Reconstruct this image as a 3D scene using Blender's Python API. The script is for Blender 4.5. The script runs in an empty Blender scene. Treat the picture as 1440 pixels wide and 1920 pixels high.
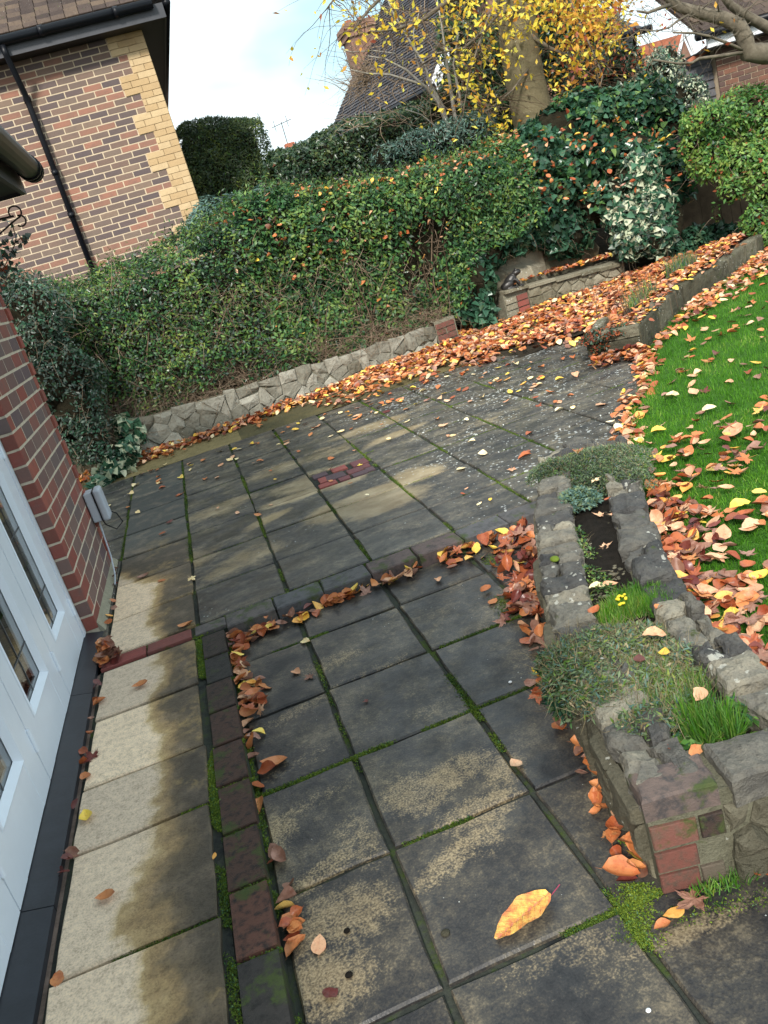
import bpy, math, random
import numpy as np
from mathutils import Matrix, Vector
rnd = random.Random(7)
RG = np.random.default_rng(11)
R = math.radians
S = bpy.context.scene
col = S.collection

# ------------------------------------------------------------------ camera
CAM_Z = 1.62; FPX = 1575.0; PITCH, ROLL, YAW = R(18.36), R(-16.85), R(9.25)
F_ = Vector((math.sin(YAW)*math.cos(PITCH), math.cos(YAW)*math.cos(PITCH), -math.sin(PITCH)))
rt = Vector((math.cos(YAW), -math.sin(YAW), 0)); up_ = rt.cross(F_)
R_ = math.cos(ROLL)*rt + math.sin(ROLL)*up_; U_ = -math.sin(ROLL)*rt + math.cos(ROLL)*up_
cd = bpy.data.cameras.new('camera'); cam = bpy.data.objects.new('camera', cd); col.objects.link(cam)
cam.matrix_world = Matrix(((R_.x, U_.x, -F_.x, 0), (R_.y, U_.y, -F_.y, 0), (R_.z, U_.z, -F_.z, CAM_Z), (0, 0, 0, 1)))
cd.sensor_fit = 'HORIZONTAL'; cd.sensor_width = 36; cd.lens = FPX/1440*36; cd.clip_end = 900; cd.clip_start = .05
S.camera = cam
# ------------------------------------------------------------------ world, sun, exposure
SUN_EL, SUN_AZ = R(38), R(205)          # azimuth clockwise from +Y, where the sun stands
w = bpy.data.worlds.new('World'); S.world = w; w.use_nodes = True
nt = w.node_tree; nt.nodes.clear()
sky = nt.nodes.new('ShaderNodeTexSky'); sky.sky_type = 'NISHITA'; sky.sun_disc = False
sky.sun_elevation = SUN_EL; sky.sun_rotation = SUN_AZ; sky.air_density = 1.0; sky.dust_density = 1.5
bg1 = nt.nodes.new('ShaderNodeBackground'); bg1.inputs[1].default_value = .15
bg2 = nt.nodes.new('ShaderNodeBackground'); bg2.inputs[0].default_value = (.93, .98, 1.0, 1); bg2.inputs[1].default_value = .82
tc = nt.nodes.new('ShaderNodeTexCoord'); mp = nt.nodes.new('ShaderNodeMapping'); mp.inputs['Scale'].default_value = (1, 1, 1.8)
mp.inputs['Location'].default_value = (.35, .1, .2)
nz = nt.nodes.new('ShaderNodeTexNoise'); nz.inputs['Scale'].default_value = 2.1; nz.inputs['Detail'].default_value = 5; nz.inputs['Roughness'].default_value = .5
cr = nt.nodes.new('ShaderNodeValToRGB'); cr.color_ramp.elements[0].position = .38; cr.color_ramp.elements[1].position = .54
cr.color_ramp.elements[0].color = (.0, .0, .0, 1); cr.color_ramp.elements[1].color = (1, 1, 1, 1)
tint = nt.nodes.new('ShaderNodeMixRGB'); tint.blend_type = 'MIX'; tint.inputs[0].default_value = .8; tint.inputs[2].default_value = (2.35, 3.6, 3.9, 1)
mx = nt.nodes.new('ShaderNodeMixShader'); wo = nt.nodes.new('ShaderNodeOutputWorld')
nt.links.new(tc.outputs['Generated'], mp.inputs[0]); nt.links.new(mp.outputs[0], nz.inputs['Vector'])
nt.links.new(nz.outputs['Fac'], cr.inputs[0]); nt.links.new(cr.outputs[0], mx.inputs[0])
nt.links.new(sky.outputs[0], tint.inputs[1]); nt.links.new(tint.outputs[0], bg1.inputs[0])
nt.links.new(bg1.outputs[0], mx.inputs[1]); nt.links.new(bg2.outputs[0], mx.inputs[2]); nt.links.new(mx.outputs[0], wo.inputs[0])
ld = bpy.data.lights.new('sun', 'SUN'); ld.energy = 2.6; ld.angle = R(9); ld.color = (1, .95, .87)
sun = bpy.data.objects.new('sun', ld); col.objects.link(sun)
sd = Vector((math.sin(SUN_AZ)*math.cos(SUN_EL), math.cos(SUN_AZ)*math.cos(SUN_EL), math.sin(SUN_EL)))
sun.rotation_euler = (-sd).to_track_quat('-Z', 'Y').to_euler(); sun.location = (0, 0, 30)
S.view_settings.view_transform = 'Standard'; S.view_settings.look = 'None'; S.view_settings.gamma = 1
S.view_settings.exposure = .98; S.view_settings.use_curve_mapping = False
S.render.engine = 'CYCLES'

# ------------------------------------------------------------------ helpers
def ray(px, py): return R_*((px-720)/FPX) - U_*((py-960)/FPX) + F_
def g(px, py, z=.1):                   # a spot of the photo on the level z
    v = ray(px, py); t = (z-CAM_Z)/v.z; return Vector((v.x*t, v.y*t, z))
def aty(px, py, Y):
    v = ray(px, py); t = Y/v.y; return Vector((v.x*t, Y, CAM_Z+v.z*t))
def proj(p):
    q = Vector((p[0], p[1], p[2]-CAM_Z)); z = q.dot(F_)
    if z <= .05: return None
    return 720+FPX*q.dot(R_)/z, 960-FPX*q.dot(U_)/z, z
def tag(o, label=None, cat=None, group=None, kind=None):
    if label: o['label'] = label
    if cat: o['category'] = cat
    if group: o['group'] = group
    if kind: o['kind'] = kind
    return o
def thing(name, label, cat, loc=(0, 0, 0), group=None):
    o = bpy.data.objects.new(name, None); col.objects.link(o); o.location = loc; o.empty_display_size = .1
    return tag(o, label, cat, group)
def worldloc(o):
    v = Vector((0, 0, 0))
    while o: v += o.location; o = o.parent
    return v
def link(name, me, mats=None, parent=None):
    """an object whose vertices are given in world metres"""
    o = bpy.data.objects.new(name, me); col.objects.link(o)
    if mats is not None:
        for m in (mats if isinstance(mats, (list, tuple)) else [mats]): me.materials.append(m)
    if parent: o.parent = parent; o.location = -worldloc(parent)
    return o
def mesh_np(name, V, F, mi=None, uv=None, smooth=False):
    """V (n,3); F list of (k,3)/(k,4) arrays"""
    if not isinstance(F, list): F = [F]
    F = [np.asarray(f, dtype=np.int32) for f in F if len(f)]
    me = bpy.data.meshes.new(name); me.vertices.add(len(V)); me.vertices.foreach_set('co', np.asarray(V, np.float32).ravel())
    li = np.concatenate([f.ravel() for f in F]); ls = np.concatenate([np.full(len(f), f.shape[1], np.int32) for f in F])
    me.loops.add(len(li)); me.loops.foreach_set('vertex_index', li)
    me.polygons.add(len(ls)); st = np.concatenate([[0], np.cumsum(ls)[:-1]]).astype(np.int32)
    me.polygons.foreach_set('loop_start', st); me.polygons.foreach_set('loop_total', ls)
    if mi is not None: me.polygons.foreach_set('material_index', np.asarray(mi, np.int32))
    if uv is not None:
        l = me.uv_layers.new(name='UVMap'); l.data.foreach_set('uv', np.asarray(uv, np.float32)[li].ravel())
    if smooth: me.polygons.foreach_set('use_smooth', np.ones(len(ls), bool))
    me.update(calc_edges=True); me.validate(); return me
class MB:
    def __init__(s): s.v = []; s.f = []; s.m = []
    def add(s, vs, fs, m=0):
        b = len(s.v); s.v += [tuple(v) for v in vs]; s.f += [tuple(b+i for i in f) for f in fs]; s.m += [m]*len(fs); return s
    def box(s, a, b, m=0):
        x0, y0, z0 = a; x1, y1, z1 = b
        return s.add([(x0, y0, z0), (x1, y0, z0), (x1, y1, z0), (x0, y1, z0), (x0, y0, z1), (x1, y0, z1), (x1, y1, z1), (x0, y1, z1)],
                     [(0, 3, 2, 1), (4, 5, 6, 7), (0, 1, 5, 4), (1, 2, 6, 5), (2, 3, 7, 6), (3, 0, 4, 7)], m)
    def tube(s, pts, rads, n=8, m=0, cap=True):
        pts = [Vector(p) for p in pts]; rads = [rads]*len(pts) if isinstance(rads, (int, float)) else rads
        b = len(s.v); a = None
        for i, p in enumerate(pts):
            d = (pts[min(i+1, len(pts)-1)]-pts[max(i-1, 0)]).normalized()
            if a is None: a = d.orthogonal().normalized()
            a = (a-d*a.dot(d)).normalized(); c = d.cross(a)
            for k in range(n):
                t = 2*math.pi*k/n; s.v.append(tuple(p+(a*math.cos(t)+c*math.sin(t))*rads[i]))
        for i in range(len(pts)-1):
            for k in range(n):
                s.f.append((b+i*n+k, b+i*n+(k+1) % n, b+(i+1)*n+(k+1) % n, b+(i+1)*n+k)); s.m.append(m)
        if cap:
            s.f.append(tuple(b+k for k in reversed(range(n)))); s.m.append(m)
            s.f.append(tuple(b+(len(pts)-1)*n+k for k in range(n))); s.m.append(m)
        return s
    def ball(s, c, r, seg=12, ring=8, m=0, rot=None):
        vs = []; rx, ry, rz = r if isinstance(r, tuple) else (r, r, r); M = rot or Matrix.Identity(3); c = Vector(c)
        for i in range(ring+1):
            t = math.pi*i/ring
            for k in range(seg):
                p = 2*math.pi*k/seg; vs.append(c+M@Vector((rx*math.sin(t)*math.cos(p), ry*math.sin(t)*math.sin(p), rz*math.cos(t))))
        fs = [(i*seg+k, (i+1)*seg+k, (i+1)*seg+(k+1) % seg, i*seg+(k+1) % seg) for i in range(ring) for k in range(seg)]
        return s.add(vs, fs, m)
    def build(s, name, mats, parent=None, smooth=False):
        me = bpy.data.meshes.new(name); me.from_pydata(s.v, [], s.f); me.update()
        me.polygons.foreach_set('material_index', s.m)
        if smooth: me.polygons.foreach_set('use_smooth', [True]*len(s.f))
        return link(name, me, mats, parent)
def nz3(P, f=1.0, seed=0):              # smooth pseudo noise, about -1..1, P (n,3)
    r = np.random.default_rng(seed); o = np.zeros(len(P))
    for k in range(9):
        d = r.normal(size=3); d *= f*(.6+1.1*k/8)/np.linalg.norm(d); o += np.sin(P@d*2*np.pi+r.uniform(0, 6.28))/(1+.12*k)
    return o/3.6

# ------------------------------------------------------------------ materials
class N:
    def __init__(s, name):
        s.m = bpy.data.materials.new(name); s.m.use_nodes = True; s.t = s.m.node_tree; s.t.nodes.clear()
        s.o = s.t.nodes.new('ShaderNodeOutputMaterial'); s.b = s.t.nodes.new('ShaderNodeBsdfPrincipled'); s.t.links.new(s.b.outputs[0], s.o.inputs[0])
    def put(s, sock, v):
        if isinstance(v, bpy.types.NodeSocket): s.t.links.new(v, sock)
        elif v is not None: sock.default_value = (*v, 1) if (isinstance(v, tuple) and len(v) == 3 and sock.type == 'RGBA') else v
    def pos(s):
        if not hasattr(s, 'g'): s.g = s.t.nodes.new('ShaderNodeNewGeometry')
        return s.g.outputs['Position']
    def isl(s): s.pos(); return s.g.outputs['Random Per Island']
    def orand(s): return s.t.nodes.new('ShaderNodeObjectInfo').outputs['Random']
    def uv(s): return s.t.nodes.new('ShaderNodeTexCoord').outputs['UV']
    def objc(s): return s.t.nodes.new('ShaderNodeTexCoord').outputs['Object']
    def xyz(s, v=None):
        n = s.t.nodes.new('ShaderNodeSeparateXYZ'); s.t.links.new(v or s.pos(), n.inputs[0]); return n.outputs
    def scale(s, v, sc, off=(0, 0, 0)):
        n = s.t.nodes.new('ShaderNodeMapping'); s.t.links.new(v, n.inputs[0]); n.inputs['Scale'].default_value = sc; n.inputs['Location'].default_value = off; return n.outputs[0]
    def noise(s, sc, det=4, rough=.55, v=None):
        n = s.t.nodes.new('ShaderNodeTexNoise'); s.t.links.new(v or s.pos(), n.inputs['Vector'])
        n.inputs['Scale'].default_value = sc; n.inputs['Detail'].default_value = det; n.inputs['Roughness'].default_value = rough; return n.outputs['Fac']
    def vor(s, sc, v=None, feat='F1'):
        n = s.t.nodes.new('ShaderNodeTexVoronoi'); n.feature = feat; s.t.links.new(v or s.pos(), n.inputs['Vector']); n.inputs['Scale'].default_value = sc; return n.outputs['Distance']
    def ma(s, op, a, b=None, c=None, clamp=False):
        n = s.t.nodes.new('ShaderNodeMath'); n.operation = op; n.use_clamp = clamp
        s.put(n.inputs[0], a)
        if b is not None: s.put(n.inputs[1], b)
        if c is not None: s.put(n.inputs[2], c)
        return n.outputs[0]
    def mr(s, v, a, b, c=0., d=1., smooth=True):
        n = s.t.nodes.new('ShaderNodeMapRange'); n.interpolation_type = 'SMOOTHSTEP' if smooth else 'LINEAR'
        s.put(n.inputs[0], v); s.put(n.inputs[1], a); s.put(n.inputs[2], b); s.put(n.inputs[3], c); s.put(n.inputs[4], d); return n.outputs[0]
    def ramp(s, f, stops, const=False):
        n = s.t.nodes.new('ShaderNodeValToRGB'); s.t.links.new(f, n.inputs[0]); e = n.color_ramp.elements
        if const: n.color_ramp.interpolation = 'CONSTANT'
        while len(e) < len(stops): e.new(.5)
        for k, (p, c) in enumerate(stops): e[k].position = p; e[k].color = (*c, 1)
        return n.outputs[0]
    def mix(s, f, a, b, mode='MIX'):
        n = s.t.nodes.new('ShaderNodeMixRGB'); n.blend_type = mode; s.put(n.inputs[0], f); s.put(n.inputs[1], a); s.put(n.inputs[2], b); return n.outputs[0]
    def bump(s, h, st=.4, d=.004):
        n = s.t.nodes.new('ShaderNodeBump'); n.inputs['Strength'].default_value = st; n.inputs['Distance'].default_value = d; s.t.links.new(h, n.inputs['Height']); return n.outputs[0]
    def blobs(s, L):                   # L: (x, y, rx, ry, angle, weight) -> soft sum in the ground plane
        x, y, z = s.xyz(); acc = None
        for (bx, by, rx, ry, an, wt) in L:
            ca, sa = math.cos(an), math.sin(an)
            dx = s.ma('SUBTRACT', x, bx); dy = s.ma('SUBTRACT', y, by)
            u = s.ma('MULTIPLY', s.ma('ADD', s.ma('MULTIPLY', dx, ca), s.ma('MULTIPLY', dy, sa)), 1/rx)
            v = s.ma('MULTIPLY', s.ma('SUBTRACT', s.ma('MULTIPLY', dy, ca), s.ma('MULTIPLY', dx, sa)), 1/ry)
            d = s.ma('ADD', s.ma('MULTIPLY', u, u), s.ma('MULTIPLY', v, v))
            k = s.mr(d, 0., 1.6, wt, 0.)
            acc = k if acc is None else s.ma('MAXIMUM', acc, k)
        return acc
    def out(s, c, rough=.8, n=None, spec=.3, **kw):
        s.put(s.b.inputs['Base Color'], c); s.put(s.b.inputs['Roughness'], rough); s.b.inputs['Specular IOR Level'].default_value = spec
        if n is not None: s.t.links.new(n, s.b.inputs['Normal'])
        for k, v in kw.items(): s.put(s.b.inputs[k.replace('_', ' ')], v)
        return s.m
def plain(name, c, rough=.6, spec=.4, var=.25, sc=8, bump=.2, bd=.002, **kw):
    n = N(name); a = n.noise(sc, 6); b = n.noise(sc*9, 3)
    f = n.ma('ADD', n.ma('MULTIPLY', a, .7), n.ma('MULTIPLY', b, .3))
    return n.out(n.ramp(f, [(.3, tuple(x*(1-var) for x in c)), (.7, tuple(min(1, x*(1+var)) for x in c))]), rough, n.bump(b, bump, bd), spec, **kw)
def blobpx(L, z):
    o = []
    for (px, py, rx, ry, an, wt) in L:
        p = g(px, py, z); o.append((p.x, p.y, rx, ry, R(an), wt))
    return o
def slabmat(kind):
    n = N('slab_'+kind); x, y, z = n.xyz()
    n1 = n.noise(2.3, 5, .6); n2 = n.noise(38, 4, .7); n3 = n.noise(6, 6, .62); st = n.noise(3, 6, .65, n.scale(n.pos(), (1.5, 2.8, 1)))
    grit = n.noise(170, 2, .6)
    if kind == 'strip':
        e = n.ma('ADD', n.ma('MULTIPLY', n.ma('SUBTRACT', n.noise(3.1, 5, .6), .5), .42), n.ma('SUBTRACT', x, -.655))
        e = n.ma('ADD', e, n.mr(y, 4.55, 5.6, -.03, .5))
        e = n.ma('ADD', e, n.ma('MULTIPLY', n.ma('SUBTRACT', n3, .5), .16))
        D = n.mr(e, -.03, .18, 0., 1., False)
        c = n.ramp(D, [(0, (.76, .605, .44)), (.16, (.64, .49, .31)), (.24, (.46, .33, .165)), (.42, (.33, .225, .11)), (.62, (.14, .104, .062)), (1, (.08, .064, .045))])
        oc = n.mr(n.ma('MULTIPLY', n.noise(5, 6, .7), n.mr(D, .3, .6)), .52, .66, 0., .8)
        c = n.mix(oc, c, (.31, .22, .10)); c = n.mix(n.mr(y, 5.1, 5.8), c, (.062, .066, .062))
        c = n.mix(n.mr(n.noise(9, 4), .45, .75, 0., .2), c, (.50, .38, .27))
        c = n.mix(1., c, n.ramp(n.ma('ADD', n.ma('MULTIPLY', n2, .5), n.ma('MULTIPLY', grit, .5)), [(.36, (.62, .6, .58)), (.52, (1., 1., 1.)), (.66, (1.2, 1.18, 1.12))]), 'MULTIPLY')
        rg = n.mr(D, 0., 1., .75, .55)
    else:
        if kind == 'lower':
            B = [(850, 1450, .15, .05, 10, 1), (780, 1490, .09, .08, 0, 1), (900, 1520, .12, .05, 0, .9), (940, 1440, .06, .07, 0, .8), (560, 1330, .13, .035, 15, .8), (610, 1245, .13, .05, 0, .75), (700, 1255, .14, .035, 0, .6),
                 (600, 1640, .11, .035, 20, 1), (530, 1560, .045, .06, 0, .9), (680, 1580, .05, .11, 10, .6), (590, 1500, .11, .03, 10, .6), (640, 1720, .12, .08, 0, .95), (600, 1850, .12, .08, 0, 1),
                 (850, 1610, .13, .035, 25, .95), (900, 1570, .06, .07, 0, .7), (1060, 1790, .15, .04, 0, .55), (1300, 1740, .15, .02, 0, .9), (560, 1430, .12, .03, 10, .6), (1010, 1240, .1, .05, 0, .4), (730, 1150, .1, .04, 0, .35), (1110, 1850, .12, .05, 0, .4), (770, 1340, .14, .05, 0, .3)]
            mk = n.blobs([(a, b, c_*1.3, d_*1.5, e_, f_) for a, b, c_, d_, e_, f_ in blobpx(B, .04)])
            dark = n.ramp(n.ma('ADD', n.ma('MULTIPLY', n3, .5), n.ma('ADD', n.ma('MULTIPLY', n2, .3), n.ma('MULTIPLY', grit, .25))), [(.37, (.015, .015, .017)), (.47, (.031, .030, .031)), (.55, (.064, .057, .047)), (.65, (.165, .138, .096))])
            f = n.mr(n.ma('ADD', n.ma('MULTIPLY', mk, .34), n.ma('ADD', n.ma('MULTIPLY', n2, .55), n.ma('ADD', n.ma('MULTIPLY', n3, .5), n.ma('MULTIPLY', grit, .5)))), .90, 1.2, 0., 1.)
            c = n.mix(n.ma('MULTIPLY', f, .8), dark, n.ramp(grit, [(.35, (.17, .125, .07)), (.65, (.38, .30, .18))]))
        else:
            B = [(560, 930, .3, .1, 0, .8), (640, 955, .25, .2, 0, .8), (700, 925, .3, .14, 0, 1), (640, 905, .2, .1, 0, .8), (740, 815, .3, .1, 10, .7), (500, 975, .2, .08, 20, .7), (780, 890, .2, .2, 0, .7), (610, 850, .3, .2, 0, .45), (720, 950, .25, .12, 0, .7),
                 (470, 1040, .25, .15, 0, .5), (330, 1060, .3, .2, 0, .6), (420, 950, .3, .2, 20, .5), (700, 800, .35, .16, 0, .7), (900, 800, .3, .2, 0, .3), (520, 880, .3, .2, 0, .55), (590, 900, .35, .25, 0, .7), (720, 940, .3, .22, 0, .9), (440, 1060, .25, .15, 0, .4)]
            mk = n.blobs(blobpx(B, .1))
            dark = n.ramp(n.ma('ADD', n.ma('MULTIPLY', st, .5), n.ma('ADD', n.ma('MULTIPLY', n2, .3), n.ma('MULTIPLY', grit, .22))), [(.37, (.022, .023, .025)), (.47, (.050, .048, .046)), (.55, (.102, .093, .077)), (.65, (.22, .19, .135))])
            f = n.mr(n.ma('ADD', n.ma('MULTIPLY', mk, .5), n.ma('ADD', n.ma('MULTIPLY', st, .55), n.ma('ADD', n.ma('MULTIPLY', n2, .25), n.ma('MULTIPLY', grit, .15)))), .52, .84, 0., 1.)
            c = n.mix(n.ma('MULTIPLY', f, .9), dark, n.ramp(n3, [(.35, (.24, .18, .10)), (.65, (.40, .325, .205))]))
        rg = n.mr(n.noise(7, 4), .35, .65, .30, .55)
        # white lichen dots, thicker towards the planter
        reg = n.ma('ADD', n.mr(x, .2, 1.7, .0, .2), n.mr(n.noise(1.7, 3), .48, .66, -.04, .13))
        if kind == 'lower': reg = n.ma('MULTIPLY', reg, .42)
        dist = n.vor(30, n.scale(n.pos(), (1, 1, 0))); dots = n.ma('LESS_THAN', n.ma('ADD', dist, n.ma('MULTIPLY', n.ma('SUBTRACT', n2, .5), .35)), reg)
        c = n.mix(n.ma('MULTIPLY', dots, .8), c, (.52, .54, .52))
    orr = n.orand(); c = n.mix(1., c, n.ramp(orr, [(0, (.78, .78, .8)), (1, (1.18, 1.16, 1.12))]), 'MULTIPLY')
    h = n.ma('ADD', n.ma('MULTIPLY', n3, .7), n.ma('ADD', n.ma('MULTIPLY', n2, .25), n.ma('MULTIPLY', grit, .12)))
    return n.out(c, rg, n.bump(h, .75, .008), .4)
def brickmat(name, cols, dirt=(.05, .05, .045), da=.3, rough=.85, sc=14, moss=0.):
    n = N(name); r = n.ma('FRACT', n.ma('ADD', n.orand(), n.ma('MULTIPLY', n.isl(), 1.7)))
    c = n.ramp(r, [(i/len(cols), k) for i, k in enumerate(cols)], True)
    a = n.noise(sc, 5, .65); b = n.noise(sc*6, 4, .7); p = n.noise(2.2, 4)
    c = n.mix(n.mr(a, .42, .72, 0., da), c, dirt); c = n.mix(n.mr(b, .6, .78, 0., .4), c, tuple(min(1, x*1.9+.05) for x in cols[0]))
    c = n.mix(n.mr(p, .55, .75, 0., .35), c, dirt)
    if moss: c = n.mix(n.mr(n.noise(9, 5, .7), .58-.1*moss, .7-.1*moss, 0., .85), c, (.05, .075, .018))
    return n.out(c, rough, n.bump(n.ma('ADD', a, b), .6, .006), .25)
def leafmat(name, a, b, c2, rough=.5, vein=True, tl=.0):
    n = N(name); u = n.uv(); x, y, z = n.xyz(u)
    r = n.ma('FRACT', n.ma('ADD', n.orand(), n.isl()))
    c = n.ramp(r, [(0, a), (.5, b), (1, c2)])
    if vein:
        k = n.ma('FRACT', n.ma('MULTIPLY', n.ma('SUBTRACT', y, n.ma('MULTIPLY', n.ma('ABSOLUTE', x), .75)), 9.))
        v = n.mr(n.ma('ABSOLUTE', n.ma('SUBTRACT', k, .5)), 0., .16, 1., 0.)
        m = n.mr(n.ma('ABSOLUTE', x), 0., .02, 1., 0.); vv = n.ma('MAXIMUM', n.ma('MULTIPLY', v, .35), n.ma('MULTIPLY', m, .7))
        c = n.mix(n.ma('MULTIPLY', vv, .35), c, tuple(min(1, q*.5) for q in b))
        bp = n.bump(n.noise(90, 3), .35, .002)
    else: bp = None
    c = n.mix(n.mr(n.noise(24, 5, .7), .5, .64, 0., .55), c, (a[0]*.75, a[1]*.42, a[2]*.35)); c = n.mix(n.mr(n.noise(110, 3, .7), .55, .7, 0., .5), c, tuple(q*.4 for q in a)); c = n.mix(n.mr(n.noise(33, 3), .52, .7, 0., .4), c, tuple(min(1, q*1.25+.02) for q in c2))
    m = n.out(c, rough, bp, .45)
    if tl:
        t = n.t.nodes.new('ShaderNodeBsdfTranslucent'); n.put(t.inputs[0], c); ms = n.t.nodes.new('ShaderNodeMixShader'); ms.inputs[0].default_value = tl
        n.t.links.new(n.b.outputs[0], ms.inputs[1]); n.t.links.new(t.outputs[0], ms.inputs[2]); n.t.links.new(ms.outputs[0], n.o.inputs[0])
    return m
def greenmat(name, stops, rough=.45, tl=.25, spec=.4):
    n = N(name); r = n.isl(); big = n.noise(2.5, 3)
    f = n.ma('ADD', n.ma('MULTIPLY', r, .62), n.mr(big, .32, .68, -.06, .44), clamp=True)
    c = n.ramp(f, stops); m = n.out(c, rough, None, spec)
    t = n.t.nodes.new('ShaderNodeBsdfTranslucent'); n.put(t.inputs[0], c); ms = n.t.nodes.new('ShaderNodeMixShader'); ms.inputs[0].default_value = tl
    n.t.links.new(n.b.outputs[0], ms.inputs[1]); n.t.links.new(t.outputs[0], ms.inputs[2]); n.t.links.new(ms.outputs[0], n.o.inputs[0])
    return m
def stonemat(name, cols, lichen=.3, moss=.3, rough=.85, sc=7):
    n = N(name); r = n.ma('FRACT', n.ma('ADD', n.orand(), n.isl())); a = n.noise(sc, 7, .68); b = n.noise(sc*7, 5, .7)
    f = n.ma('ADD', n.ma('MULTIPLY', r, .45), n.ma('MULTIPLY', a, .6))
    c = n.ramp(f, [(.2+.6*i/(len(cols)-1), k) for i, k in enumerate(cols)])
    c = n.mix(n.mr(b, .52, .7, 0., .45), c, tuple(q*.45 for q in cols[0]))
    li = n.ma('LESS_THAN', n.ma('ADD', n.vor(34), n.ma('MULTIPLY', n.ma('SUBTRACT', b, .5), .8)), n.mr(n.noise(5, 3), .45, .75, 0., lichen))
    c = n.mix(n.ma('MULTIPLY', li, .7), c, (.5, .5, .44))
    if moss: c = n.mix(n.mr(n.noise(11, 5, .7), .72-moss*.3, .82-moss*.3, 0., .85), c, (.055, .075, .015))
    h = n.ma('ADD', a, n.ma('MULTIPLY', b, .5)); return n.out(c, rough, n.bump(h, .9, .02), .25)

MT = {}
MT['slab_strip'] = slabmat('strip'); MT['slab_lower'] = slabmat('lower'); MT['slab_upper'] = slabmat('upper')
def jointmat():
    n = N('joint_soil'); a = n.noise(18, 6, .7); b = n.noise(5, 4)
    c = n.ramp(n.ma('ADD', n.ma('MULTIPLY', a, .5), n.ma('MULTIPLY', b, .5)), [(.38, (.02, .022, .023)), (.52, (.045, .05, .04)), (.62, (.05, .075, .015)), (.75, (.09, .13, .02))])
    return n.out(c, .95, n.bump(a, 1., .01), .15)
MT['joint'] = jointmat()
MT['conc'] = stonemat('mossy_concrete', [(.05, .05, .03), (.13, .105, .045), (.24, .19, .09)], .1, .35, .8, 4)
MT['edge_brick'] = brickmat('edging_brick', [(.075, .042, .032), (.048, .037, .032), (.11, .052, .038), (.040, .037, .035), (.065, .041, .033)], (.018, .018, .017), 1., .7, 40, .5)
MT['step_brick'] = brickmat('step_brick', [(.12, .105, .10), (.10, .098, .10), (.12, .09, .085), (.10, .10, .105)], (.035, .036, .038), .75, .7, 24, .7)
MT['drain_brick'] = brickmat('drain_brick', [(.26, .075, .065), (.14, .055, .06), (.2, .07, .06), (.09, .06, .07)], (.05, .045, .045), .35, .75, 16, .1)
MT['near_brick'] = brickmat('plum_brick', [(.17, .10, .09), (.24, .095, .075), (.15, .11, .105), (.19, .12, .105), (.25, .08, .065), (.13, .09, .095), (.20, .11, .095)], (.15, .11, .10), .5)
MT['red_brick'] = brickmat('red_brick', [(.28, .08, .06), (.25, .075, .058), (.30, .095, .07), (.2, .07, .055)], (.15, .08, .065), .45)
MT['far_brick'] = brickmat('stock_brick', [(.20, .135, .105), (.13, .095, .09), (.18, .12, .095), (.27, .14, .10), (.11, .085, .085), (.22, .155, .115), (.16, .115, .095), (.31, .15, .105), (.165, .12, .10), (.12, .09, .085), (.19, .14, .11)], (.13, .10, .09), .35, .85, 9)
MT['buff_brick'] = brickmat('buff_quoin_brick', [(.50, .36, .20), (.46, .32, .17), (.54, .40, .23)], (.34, .24, .14), .3, .85, 9)
MT['brown_brick'] = brickmat('brown_brick', [(.15, .085, .06), (.13, .07, .055), (.19, .09, .06), (.11, .07, .06)], (.08, .055, .045), .4, .85, 9)
MT['planter_brick'] = brickmat('planter_brick', [(.13, .085, .07), (.18, .07, .055), (.11, .085, .065), (.15, .075, .06)], (.09, .085, .06), .7, .85, 26, .2)
MT['planter_red'] = brickmat('planter_red_brick', [(.17, .062, .048), (.14, .06, .048)], (.075, .06, .045), .9, .85, 40, .15)
MT['top_brick'] = brickmat('worn_top_brick', [(.15, .11, .095), (.14, .105, .10)], (.045, .045, .048), 1., .8, 30, .2)
MT['mortar'] = plain('mortar', (.54, .47, .37), .95, .1, .2, 20, .5)
MT['mortar_far'] = plain('mortar_pale', (.52, .42, .30), .95, .1, .15, 12, .3)
MT['mortar_old'] = stonemat('old_mortar', [(.15, .14, .10), (.27, .255, .19), (.38, .355, .27)], .15, .25, .95, 12)
MT['mortar_dirty'] = stonemat('dirty_mortar', [(.06, .058, .04), (.13, .125, .085), (.22, .21, .15)], .15, .35, .95, 14)
MT['rubble'] = stonemat('pale_ragstone', [(.13, .12, .09), (.25, .235, .19), (.38, .36, .30)], .25, .12, .9, 6)
MT['rubble_w'] = stonemat('brown_ragstone', [(.09, .08, .05), (.19, .17, .12), (.30, .27, .20)], .3, .3, .9, 6)
MT['planter_stone'] = stonemat('dark_planter_stone', [(.028, .029, .033), (.075, .073, .07), (.16, .15, .125), (.32, .29, .22)], .42, .35, .55, 13)
MT['planter_side'] = stonemat('damp_planter_side', [(.05, .048, .032), (.11, .10, .07), (.22, .20, .14)], .25, .35, .75, 10)
MT['kerb_block'] = stonemat('kerb_block', [(.035, .033, .022), (.085, .078, .052), (.17, .155, .11)], .35, .45, .9, 9)
MT['soil'] = plain('dark_soil', (.022, .018, .014), .95, .15, .6, 30, 1., .02)
MT['earth'] = plain('garden_earth', (.04, .032, .022), .95, .1, .5, 12, 1., .02)
MT['white'] = plain('white_gloss_paint', (.72, .78, .86), .28, .5, .04, 3, .05)
MT['black_sill'] = plain('black_sill', (.022, .025, .032), .35, .5, .3, 12, .15)
MT['black'] = plain('black_plastic', (.006, .007, .010), .4, .22, .2, 6, .05)
MT['blacksof'] = plain('black_soffit_paint', (.012, .013, .015), .5, .4, .2, 6, .05)
MT['fascia'] = plain('grey_black_fascia', (.05, .052, .06), .45, .4, .2, 6, .1)
MT['greyplastic'] = plain('grey_plastic', (.42, .46, .52), .4, .4, .06, 9, .05)
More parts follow.
